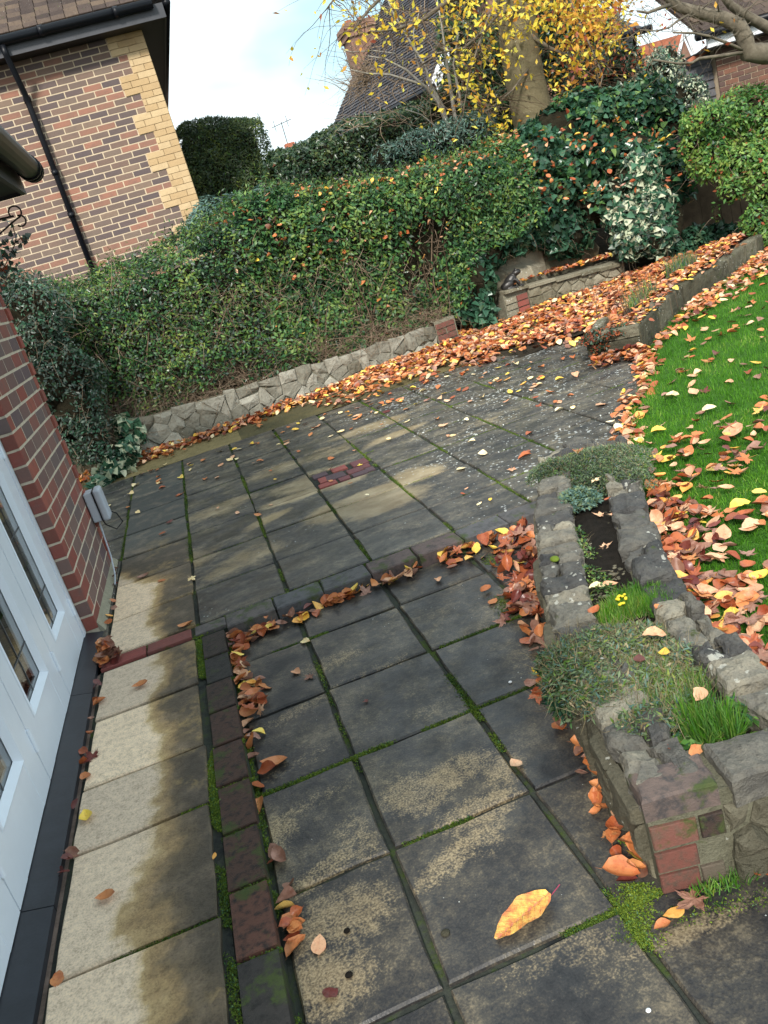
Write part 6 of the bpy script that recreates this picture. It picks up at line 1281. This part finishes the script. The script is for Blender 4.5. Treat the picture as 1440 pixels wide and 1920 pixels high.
# single leaves read from the photograph: px, py, level, length, colour, kind, label
for (px, py, z, s, c_, kd, lab) in [
 (985, 1728, ZL, .16, 'blotched', 'b', 'large yellow orange leaf with pink stalk lying alone on the lower patio'), (968, 1437, ZL, .05, 'peach', 'b', 'pale tan square curled leaf by the mossy joint left of the planter'),
 (600, 1775, ZL, .055, 'peach', 'b', 'pale heart shaped leaf near the bottom of the lower patio'), (545, 1730, ZL, .055, 'orange', 'b', 'tan orange folded leaf against the brick edging near the bottom'),
 (620, 1865, ZL, .045, 'dark maroon', 'b', 'dark curled leaf on the lower patio at the very bottom'), (573, 1206, ZL, .05, 'cream', 'b', 'pale yellow leaf on a joint just below the step corner'),
 (557, 1263, ZL, .05, 'peach', 'b', 'small pale orange leaf left of a brown one below the step'), (578, 1274, ZL, .055, 'brown', 'm', 'small crumpled brown leaf beside a pale orange leaf below the step'),
 (685, 1318, ZL, .03, 'dark maroon', 'm', 'tiny dark crumpled leaf in the middle of the lower patio'), (925, 1130, ZL, .055, 'orange', 'b', 'orange leaf alone on the lower slab left of the maroon drift'), (822, 1090, ZL, .05, 'peach', 'b', 'pale orange leaf just below the step bricks'),
 (515, 1434, ZL, .09, 'orange', 'b', 'long pale orange leaf pointing right from the drift by the brick edging'), (485, 1515, ZL, .075, 'orange', 'b', 'curled orange leaf on the brick edging joint midway down'), (467, 1358, ZL, .06, 'peach', 'b', 'heart shaped pale orange leaf beside the brick edging'),
 (350, 1175, ZU, .085, 'orange', 'b', 'orange leaf at the right end of the brick cross strip'), (362, 1086, ZU, .07, 'cream', 'm', 'cream star shaped leaf at a slab corner near the house'), (265, 1288, ZU, .07, 'orange', 'b', 'orange rust leaf alone on the pale strip of slabs'), (201, 1686, ZU, .06, 'orange', 'b', 'brown orange leaf on the pale slab near the sill, lower left'),
 (163, 1536, ZU, .07, 'yellow', 'b', 'yellow leaf on the pale slab beside the black sill'), (188, 1318, ZU, .06, 'orange', 'b', 'curled orange leaf against the sill beside the pale slabs'), (110, 1838, ZU, .05, 'orange', 'b', 'orange leaf at the foot of the sill in the bottom left'),
 (270, 1083, ZU, .08, 'brown', 'b', 'brownish leaf pair on the first pale slabs by the brick wall'), (304, 1090, ZU, .05, 'orange', 'b', 'small orange leaf on the pale slab before the wall corner'), (403, 1608, ZU, .02, 'golden', 'b', 'tiny golden leaf scrap on the joint beside the brick edging'),
 (170, 1420, ZU, .08, 'dark maroon', 'm', 'dark maroon maple leaf against the sill on the pale slabs'), (163, 1459, ZU, .05, 'orange', 'b', 'small orange leaf just below the maroon maple leaf by the sill'),
 (762, 793, ZU, .085, 'cream', 'm', 'cream leaf in the middle of the upper patio'), (730, 826, ZU, .06, 'cream', 'b', 'small cream leaf above the red brick drain square'), (833, 800, ZU, .08, 'peach', 'b', 'pale pink leaf on the upper patio right of the cream leaf'), (820, 787, ZU, .06, 'orange', 'b', 'thin orange leaf just above the pale pink one on the upper patio'),
 (848, 818, ZU, .06, 'cream', 'b', 'cream sliver leaf below the pale pink leaf on the upper patio'), (675, 873, ZU, .055, 'yellow', 'm', 'bright yellow leaf on the red brick drain square'), (622, 862, ZU, .06, 'orange', 'b', 'orange leaf just above the red brick drain square'),
 (905, 853, ZU, .08, 'cream', 'b', 'long cream leaf on a joint of the upper patio'), (865, 880, ZU, .08, 'cream', 'b', 'cream leaf near the middle joint of the upper patio right half'), (984, 858, ZU, .085, 'rust-red', 'b', 'pair of red leaves near the planter tip'), (990, 848, ZU, .05, 'rust-red', 'b', 'smaller red leaf above its pair near the planter tip'),
 (960, 884, ZU, .07, 'peach', 'm', 'pink lobed leaf left of the planter tip'), (993, 815, ZU, .07, 'rust-red', 'b', 'red leaf lying on the upper patio above the planter tip'), (1012, 761, ZU, .07, 'rust-red', 'm', 'small upright red leaf far across the upper patio'), (1130, 760, ZU, .1, 'peach', 'b', 'long pink leaf near the lawn corner of the patio'),
 (1070, 743, ZU, .05, 'orange', 'b', 'round orange leaf near the far right of the upper patio'), (1050, 770, ZU, .07, 'cream', 'b', 'cream leaf on a joint near the far right of the patio'), (1075, 768, ZU, .06, 'cream', 'b', 'second cream leaf on the joint near the far right of the patio'),
 (385, 900, ZU, .06, 'orange', 'b', 'orange leaf above the socket box across the patio'), (355, 870, ZU, .06, 'peach', 'b', 'peach leaf on the dark slabs near the wall foot'), (408, 898, ZU, .06, 'peach', 'b', 'pale orange leaf on the dark left slabs'), (340, 928, ZU, .1, 'rust-red', 'm', 'reddish leaves lying on a mossy joint left on the upper patio'),
 (255, 912, ZU, .09, 'cream', 'b', 'pale long leaf on the dark slab near the ivy'), (205, 949, ZU, .06, 'cream', 'b', 'cream leaf beside the grey socket box'), (240, 952, ZU, .05, 'orange', 'b', 'orange leaf on the moss line near the socket box'), (305, 916, ZU, .06, 'rust-red', 'b', 'small rust leaf on the dark slab beyond the socket'),
 (432, 865, ZU, .08, 'cream', 'b', 'cream leaf at the left back of the dark slabs'), (358, 883, ZU, .05, 'cream', 'b', 'small white leaf on the dark slab at the left back'), (508, 948, ZU, .04, 'peach', 'b', 'small peach leaf on a joint of the upper patio'), (488, 866, ZU, .06, 'orange', 'b', 'orange leaf at the back of the upper patio'),
 (620, 820, ZU, .07, 'cream', 'm', 'cream lobed leaf toward the back of the patio'), (596, 800, ZU, .09, 'peach', 'b', 'long peach leaf at the back of the patio'), (555, 808, ZU, .08, 'yellow', 'b', 'yellow leaf at the back of the patio'), (640, 812, ZU, .07, 'cream', 'b', 'pale leaf just behind the drain square'),
 (500, 1160, ZU, .03, 'orange', 'b', 'small orange leaf on the left end of the step bricks'), (900, 948, ZU, .04, 'cream', 'b', 'small cream leaf on the slab left of the maroon drift'),
 (920, 940+0, ZU, .035, 'yellow', 'b', 'small yellow leaf on the upper slab by the drift'),
 (1165, 1638, ZL+.02, .085, 'orange', 'b', 'large smooth orange beech leaf at the top of the drift by the planter corner'), (1290, 1700, ZL+.01, .09, 'brown', 'm', 'brown maple leaf leaning at the front of the planter'), (1265, 1715, ZL+.01, .05, 'golden', 'b', 'golden leaf beside the brown maple leaf at the planter front'), (1243, 1740, ZL+.005, .04, 'orange', 'b', 'small orange leaf on the moss before the planter corner'),
 (1115, 1150, .29, .055, 'orange', 'b', 'round orange leaf standing at the edge of the planter heath'), (1130, 1200+0, .30, .02, 'rust-red', 'b', 'tiny red leaf in the planter heath'), (1228, 1195, .32, .065, 'peach', 'b', 'tan pointed leaf standing up in the planter heath'), (1200, 1238, .32, .045, 'dark maroon', 'b', 'dark red leaf standing in the planter heath'), (1246, 1228, .32, .04, 'yellow', 'b', 'bright golden yellow leaf in the planter heath'),
 (1313, 1305, .33, .05, 'peach', 'b', 'tan orange leaf upright in the long planter grass'), (1140, 1025, .255, .06, 'peach', 'm', 'cream tan leaf on the bare planter soil'), (1120, 1105, .26, .06, 'cream', 'b', 'long pale leaf on the planter soil edge'), (1145, 1100, .26, .05, 'peach', 'b', 'pinkish leaf beside the pale one on the planter soil'), (1120, 903, .31, .06, 'cream', 'm', 'cream leaf lying on the thyme at the planter tip'),
 (1083, 850, .33, .075, 'orange', 'b', 'bright orange leaf on the far end of the planter thyme'), (1120, 968, .26, .06, 'peach', 'm', 'peach leaf lying on the upper planter soil'), (1148, 970, .265, .045, 'peach', 'b', 'small pink leaf on the upper planter soil'), (1140, 940, .28, .04, 'rust-red', 'b', 'small rust leaf by the right planter stones'), (1238, 1142, .3, .04, 'orange', 'b', 'orange leaf by the inner right planter stones'), (1262, 1408, .29, .05, 'rust-red', 'm', 'dark red leaf at the front of the planter bed'), (1305, 1412, .285, .045, 'orange', 'b', 'tan leaf behind the front planter stones'),
 (1405, 1120, ZG+.03, .12, 'brown', 'm', 'large mauve brown maple leaf on the lawn edge'), (1410, 1170, ZG+.05, .12, 'brown', 'm', 'big crumpled brown maple leaf overlapping another beside the planter'), (1440, 1240, ZG+.08, .12, 'brown', 'm', 'big pale brown maple leaf at the right edge beside the planter'), (1330, 1175, ZG+.03, .11, 'golden', 'm', 'golden maple leaf beside the large mauve ones'),
 (1424, 924, ZG+.02, .06, 'yellow', 'b', 'bright lemon leaf at the right edge of the lawn'), (1410, 980, ZG+.02, .065, 'cream', 'b', 'pale yellow round leaf on open lawn'), (1250, 862, ZG+.03, .09, 'yellow', 'b', 'bright yellow curled leaf in the leaf patch on the lawn'), (1340, 880, ZG+.02, .08, 'yellow', 'b', 'pale yellow leaf on the lawn patch right'), (1235, 810, ZG+.02, .08, 'yellow', 'b', 'yellow leaf on the open green lawn'),
 (1375, 815, ZG+.03, .13, 'peach', 'b', 'long pale folded leaf on the lawn at right'), (1300, 740, ZG+.02, .1, 'peach', 'b', 'long cream pink leaf in the middle of the lawn'), (1330, 770, ZG+.02, .08, 'cream', 'b', 'cream leaf on the lawn centre right'), (1260, 745, ZG+.02, .1, 'cream', 'b', 'long pale leaf on the lawn near the patio edge'), (630, 342, 0, 0, 'orange', 'b', None)]:
    if not s: continue
    leaf(g(px, py, z)+Vector((0, 0, .006)), s*1.05, kd, {'peach': 'pale peach'}.get(c_, c_), lab, None, .12, priority=1, yaw=1.87 if s > .15 else None)
# drifts
drift([(-1.6, 8.55), (-.9, 8.6), (.2, 8.68), (1.0, 8.9), (1.9, 9.1), (3., 9.35)], .12, 1200, ZU+.02, PAL_BANK, 'fallen leaf in the long drift at the foot of the stone wall', (.055, .085), .06, .5, 0, -1)
drift([(1.0, 8.4), (1.9, 8.6), (3., 8.7)], .35, 380, ZU+.005, PAL_BANK, 'fallen leaf in the long drift at the foot of the stone wall', (.055, .085), .01, .3)
field([(1.5, 9.25), (1.3, 8.0), (2.1, 7.75), (2.9, 7.5), (3.3, 6.9), (3.7, 7.6), (4.2, 8.2), (5.5, 9.3), (6.3, 9.9), (6.0, 10.4), (3.0, 10.2)], 5600, lambda x, y: .115+.03*math.sin(x*4)*math.sin(y*5), PAL_BANK, 'leaf in the thick carpet of fallen leaves beyond the patio', (.06, .09), .45, .02,
      lambda X, Y: np.clip((Y-7.9+.45*(X-2.2)-.2*np.sin(X*9))/.6, .07, 1), .03)
field([(3.15, 6.2), (3.4, 6.15), (3.9, 6.75), (4.4, 7.3), (5.3, 7.9), (5.9, 8.4), (6.6, 8.95), (5.9, 9.8), (4.7, 8.8), (3.75, 7.7), (3.1, 6.5)], 2300, lambda x, y: .31 if (y-x) < 2.75 else (.27 if (y-x) < 3.1 else .2), PAL_BANK, 'leaf on the soil of the raised bed behind the concrete blocks', (.06, .09), .4, 0, None, .03)
field([(3.9, 9.95), (5.5, 10.2), (5.5, 10.5), (3.9, 10.3)], 330, lambda x, y: .47-.05*(x-3.9), PAL_BANK, 'leaf on top of the frog ledge wall', (.055, .08), .4, 0, None, .03)
def ld_(X, Y):  # lawn densities
    d = .05+.95*np.clip((Y-.62*X-4.35)/1.0, 0, 1); d = np.maximum(d, .9*np.exp(-(((X-3.55)/.35)**2+((Y-5.75)/.35)**2))); return d
field([(3.3, 5.9), (3.9, 6.5), (4.55, 7.15), (4.9, 7.35), (5.4, 7.7), (6.0, 8.2), (7.2, 9.0), (9.5, 9.9), (9.5, 7.5), (5.5, 6.2), (4.0, 5.2)], 3300, ZG+.012, PAL_BANK, 'leaf in the heavy leaf fall covering the far end of the lawn', (.06, .09), .4, .03,
      lambda X, Y: np.clip((Y-.66*X-3.55)/.9, .03, 1), .03)
field([(2.1, 3.9), (3.3, 5.6), (4.2, 6.2), (6.5, 7.3), (6.0, 4.5), (3.0, 3.2)], 190, ZG+.012, PAL_LAWN, 'leaf scattered on the open lawn', (.05, .08), .3, .1)
field([(1.85, 3.45), (2.05, 3.95), (2.6, 3.9), (3.3, 3.7), (3.2, 3.1), (2.6, 2.9), (1.7, 3.0), (1.5, 2.7)], 200, ZG+.02, PAL_LAWN, 'leaf in the lawn patch beside the planter tip', (.045, .078), .35, .18, lambda X, Y: .35+.65*(nz3(np.stack([X, Y, X*0], 1), 1.1, 41) > -.1), .03)
drift([(1.11, 1.6), (1.16, 1.95), (1.26, 2.3), (1.42, 2.7), (1.60, 3.05), (1.78, 3.4)], .085, 270, ZG+.02, [.2, .22, .1, .02, .24, .15, .01, .06], 'leaf banked along the right side of the planter', (.055, .085), .07, .5, .4, -1)
drift([(1.2, 1.9), (1.35, 2.25), (1.55, 2.65), (1.75, 3.0)], .22, 110, ZG+.02, PAL_LAWN, 'leaf on the grass just right of the planter', (.06, .09), .02, .3, .15, -1)
drift([(2.0, 3.95), (2.13, 4.2), (2.4, 4.64), (2.68, 5.0), (3.05, 5.5), (3.35, 6.0)], .05, 170, ZU+.025, [.3, .16, .3, .05, .06, 0, .08, .05], 'leaf along the lawn edge of the patio', (.06, .085), .02, .35)
drift([(2.98, 6.22), (3.36, 5.95)], .09, 130, ZU+.01, PAL_DRIFT, 'leaf heaped against the front of the raised bed blocks', (.06, .085), .07, .5)
field([(2.3, 5.4), (2.9, 6.2), (3.2, 6.9), (2.6, 7.6), (1.2, 7.9), (.3, 7.9), (-.8, 8.0), (-.9, 7.2), (1.5, 7.0)], 120, ZU+.006, PAL_PATIO, 'leaf scattered on the far upper patio slabs', (.05, .08), .2)
field([(-.8, 5.5), (-.8, 7.2), (1.5, 7.0), (2.2, 5.2), (1.3, 4.2), (0, 4.2)], 22, ZU+.006, PAL_PATIO, 'small leaf scattered on the middle of the upper patio', (.03, .06), .2)
# lower patio drifts
drift([(-.24, 3.6), (.1, 3.66), (.4, 3.66), (.70, 3.66)], .022, 62, ZL, PAL_DRIFT, 'leaf in the drift under the step bricks', (.05, .085), .035, .55, .1)
drift([(-.24, 3.66), (-.22, 3.3), (-.23, 2.9)], .03, 66, ZL, [.32, .22, .14, .08, .16, .03, .01, .06], 'leaf piled where step and brick edging meet', (.05, .085), .06, .6, .1)
drift([(-.24, 2.85), (-.24, 2.4)], .016, 9, ZL, PAL_DRIFT, 'leaf lying against the brick edging halfway down', (.05, .08), .03, .5)
drift([(-.245, 2.2), (-.24, 1.62)], .012, 12, ZL, PAL_DRIFT, 'leaf lying against the brick edging lower down', (.045, .07), .02, .5)
drift([(.80, 3.66), (1.15, 3.66)], .05, 42, ZL, [.4, .15, .1, .12, .1, .05, .02, .06], 'orange and golden leaf under the step near the planter', (.055, .09), .05, .5, .1)
drift([(1.20, 3.60), (1.10, 3.36), (1.0, 3.08), (.92, 2.85)], .065, 155, ZL, PAL_MAR, 'dark leaf in the drift between step and planter', (.055, .085), .1, .6, .5)
drift([(.98, 3.1), (.88, 2.78), (.80, 2.5), (.74, 2.3)], .03, 60, ZL, [.34, .3, .06, .02, .2, .08, 0, 0], 'leaf wedged along the left foot of the planter', (.05, .075), .06, .6, .15)
drift([(.70, 2.15), (.68, 1.98), (.655, 1.8), (.60, 1.6), (.585, 1.48)], .022, 44, ZL, [.42, .26, .06, .01, .2, .04, 0, .03], 'leaf against the planter side near its brick corner', (.045, .07), .035, .55, .05)
drift([(.80, 1.375), (.98, 1.33)], .018, 16, ZL, [.5, .2, .02, 0, .25, 0, 0, .03], 'leaf against the front wall of the planter', (.05, .07), .02, .4, .2)
drift([(-.84, 3.95), (-.82, 3.78)], .03, 40, ZU, [.3, .2, .03, .02, .3, .1, 0, .03], 'leaf heaped where sill meets brick wall', (.05, .085), .08, .7, .2)
drift([(-.865, 3.6), (-.862, 2.3)], .008, 12, ZU, PAL_MAR, 'small leaf against the edge of the sill', (.035, .055), .02, .6, .2)
drift([(-.865, 5.2), (-.86, 4.3)], .012, 9, ZU, PAL_MAR, 'small leaf at the foot of the near brick wall', (.03, .05), .02, .6)
drift([(3.34, 6.12), (3.82, 6.66), (4.45, 7.27), (4.86, 7.5), (5.36, 7.86), (5.92, 8.33)], .05, 110, .315, PAL_BANK, 'leaf lying on top of the raised bed blocks', (.05, .08), .01, .3)
# caught in hedge and ivy
P, Nn = hedge_surface(1500, .6, 4.6, hfoot, hz0, htop, .9, .11, .8, 3, rnd_=.3); tz = htop(P[:, 0])
for p in P:
    zr = (p[2]-.4)/(float(htop(p[0]))-.4)
    if rnd.random() < (.75 if zr > .86 and p[0] > 1.9 else (.5 if zr > .5 else .12))*(.35+.65*min(1, max(0, (p[0]-.8)/2.4))): leaf(p+np.array([0, -.03, .03]), rnd.uniform(.05, .08), 'b', None, 'orange leaf caught in the foliage of hedge or ivy', 'caught', .7, [.45, .2, .2, .06, .05, .01, 0, .03])
for _ in range(170): leaf(aty(rnd.uniform(980, 1290), rnd.uniform(215, 400), 10.05)-Vector((0, rnd.uniform(0, .25), 0)), rnd.uniform(.06, .09), 'b', None, 'orange leaf caught in the foliage of hedge or ivy', 'caught', .8, [.4, .25, .2, .06, .05, .02, 0, .02])
# build: the 300 that show largest stand alone, the rest is one object
def lmat(L):
    p, s, v, c, yaw, tx, ty = L[:7]; return Matrix.Translation(p) @ Matrix.Rotation(yaw, 4, 'Z') @ Matrix.Rotation(tx, 4, 'X') @ Matrix.Rotation(ty, 4, 'Y') @ Matrix.Diagonal((s, s, s, 1)) @ Matrix.Translation((0, -.5, 0))
sc_ = []
for i, L in enumerate(LEAVES):
    q = proj(L[0]); inn_ = q and -5 < q[0] < 1445 and -5 < q[1] < 1925 and L[8] != 'caught'
    sc_.append((-(L[1]/q[2]+L[9]*10) if inn_ else 1, i))
sc_.sort(); single = [i for k, i in sc_[:300] if k < 0]; sset = set(single)
VM = BM+MM; vme = []
for k, (V, F) in enumerate(VM):
    me = mesh_np('fallen_leaf', V, F, None, V[:, :2]+np.array([0, 0]), True); me.materials.append(None); vme.append(me)
zr_ = {}
for i in single: zr_.setdefault(LEAVES[i][7], []).append(i)
part_ = {}; size_ = {}
for z_, I in zr_.items():
    I.sort(key=lambda i: LEAVES[i][0].y)
    for r_, i in enumerate(I): part_[i] = ('near part', 'middle part', 'far part')[min(2, 3*r_//len(I))] if len(I) > 3 else ''
    J = sorted(I, key=lambda i: LEAVES[i][1])
    for r_, i in enumerate(J): size_[i] = ('small ', '', 'large ')[min(2, 3*r_//len(J))] if len(J) > 3 else ''
for i in single:
    L = LEAVES[i]; o = bpy.data.objects.new('fallen_leaf', vme[L[2]]); col.objects.link(o); o.matrix_world = lmat(L); o.material_slots[0].link = 'OBJECT'; o.material_slots[0].material = LM[L[3]]
    kn = 'maple' if L[10] == 'm' else 'beech'; cn = LC[L[3]][0]
    if not L[9] and len((L[7]+part_[i]).split()) > 11: size_[i] = ''
    if L[9]: tag(o, L[7], 'leaf', 'fallen leaves lying singly')
    else:
        lab = L[7].replace('in the thick carpet of fallen leaves', 'in the thick carpet').replace('in the heavy leaf fall covering', 'covering').replace('dark leaf', 'leaf').replace('orange and golden leaf', 'leaf').replace('small leaf', 'leaf').replace('fallen leaf', 'leaf').replace('leaf', size_[i]+cn+' '+kn+' leaf', 1)+(', '+part_[i] if part_[i] else '')
        tag(o, lab, 'leaf', lab.split(' leaf ', 1)[1])
Vs, Fs, Ms, UVs = [], [], [], []; b = 0
for i, L in enumerate(LEAVES):
    if i in sset: continue
    V, F = VM[L[2]]; M = np.array(lmat(L)); Vs.append(V@M[:3, :3].T+M[:3, 3]); Fs.append(F+b); Ms.append(np.full(len(F), L[3])); UVs.append(V[:, :2]); b += len(V)
me = mesh_np('leaf_litter', np.vstack(Vs), np.vstack(Fs), np.concatenate(Ms), np.vstack(UVs), True)
tag(link('leaf_litter', me, LM), 'carpet of small orange, brown and yellow fallen leaves over bank, lawn and patio', 'fallen leaves', kind='stuff')
# small pebbles
for (px, py, z, s, lab) in [(1216, 1896, ZL, .006, 'small white pebble on the lowest slab, bottom right'), (836, 1752, ZL, .012, 'small pale grey stone by the joint on the lower patio'), (651, 1747, ZL, .009, 'dark seed lump on the lower patio, upper of two'), (655, 1830, ZL, .010, 'dark seed lump on the lower patio, lower of two'), (957, 1280, ZL, .007, 'small white stone near the left planter foot')]:
    m = MB(); c = g(px, py, z); m.ball((c.x, c.y, z+s*.4), (s, s*.9, s*.55), 10, 6); tag(m.build('pebble', MT['soil'] if 'dark' in lab else (MT['kerb_block'] if 'grey' in lab else MT['whiteboard']), None, True), lab, 'pebble')
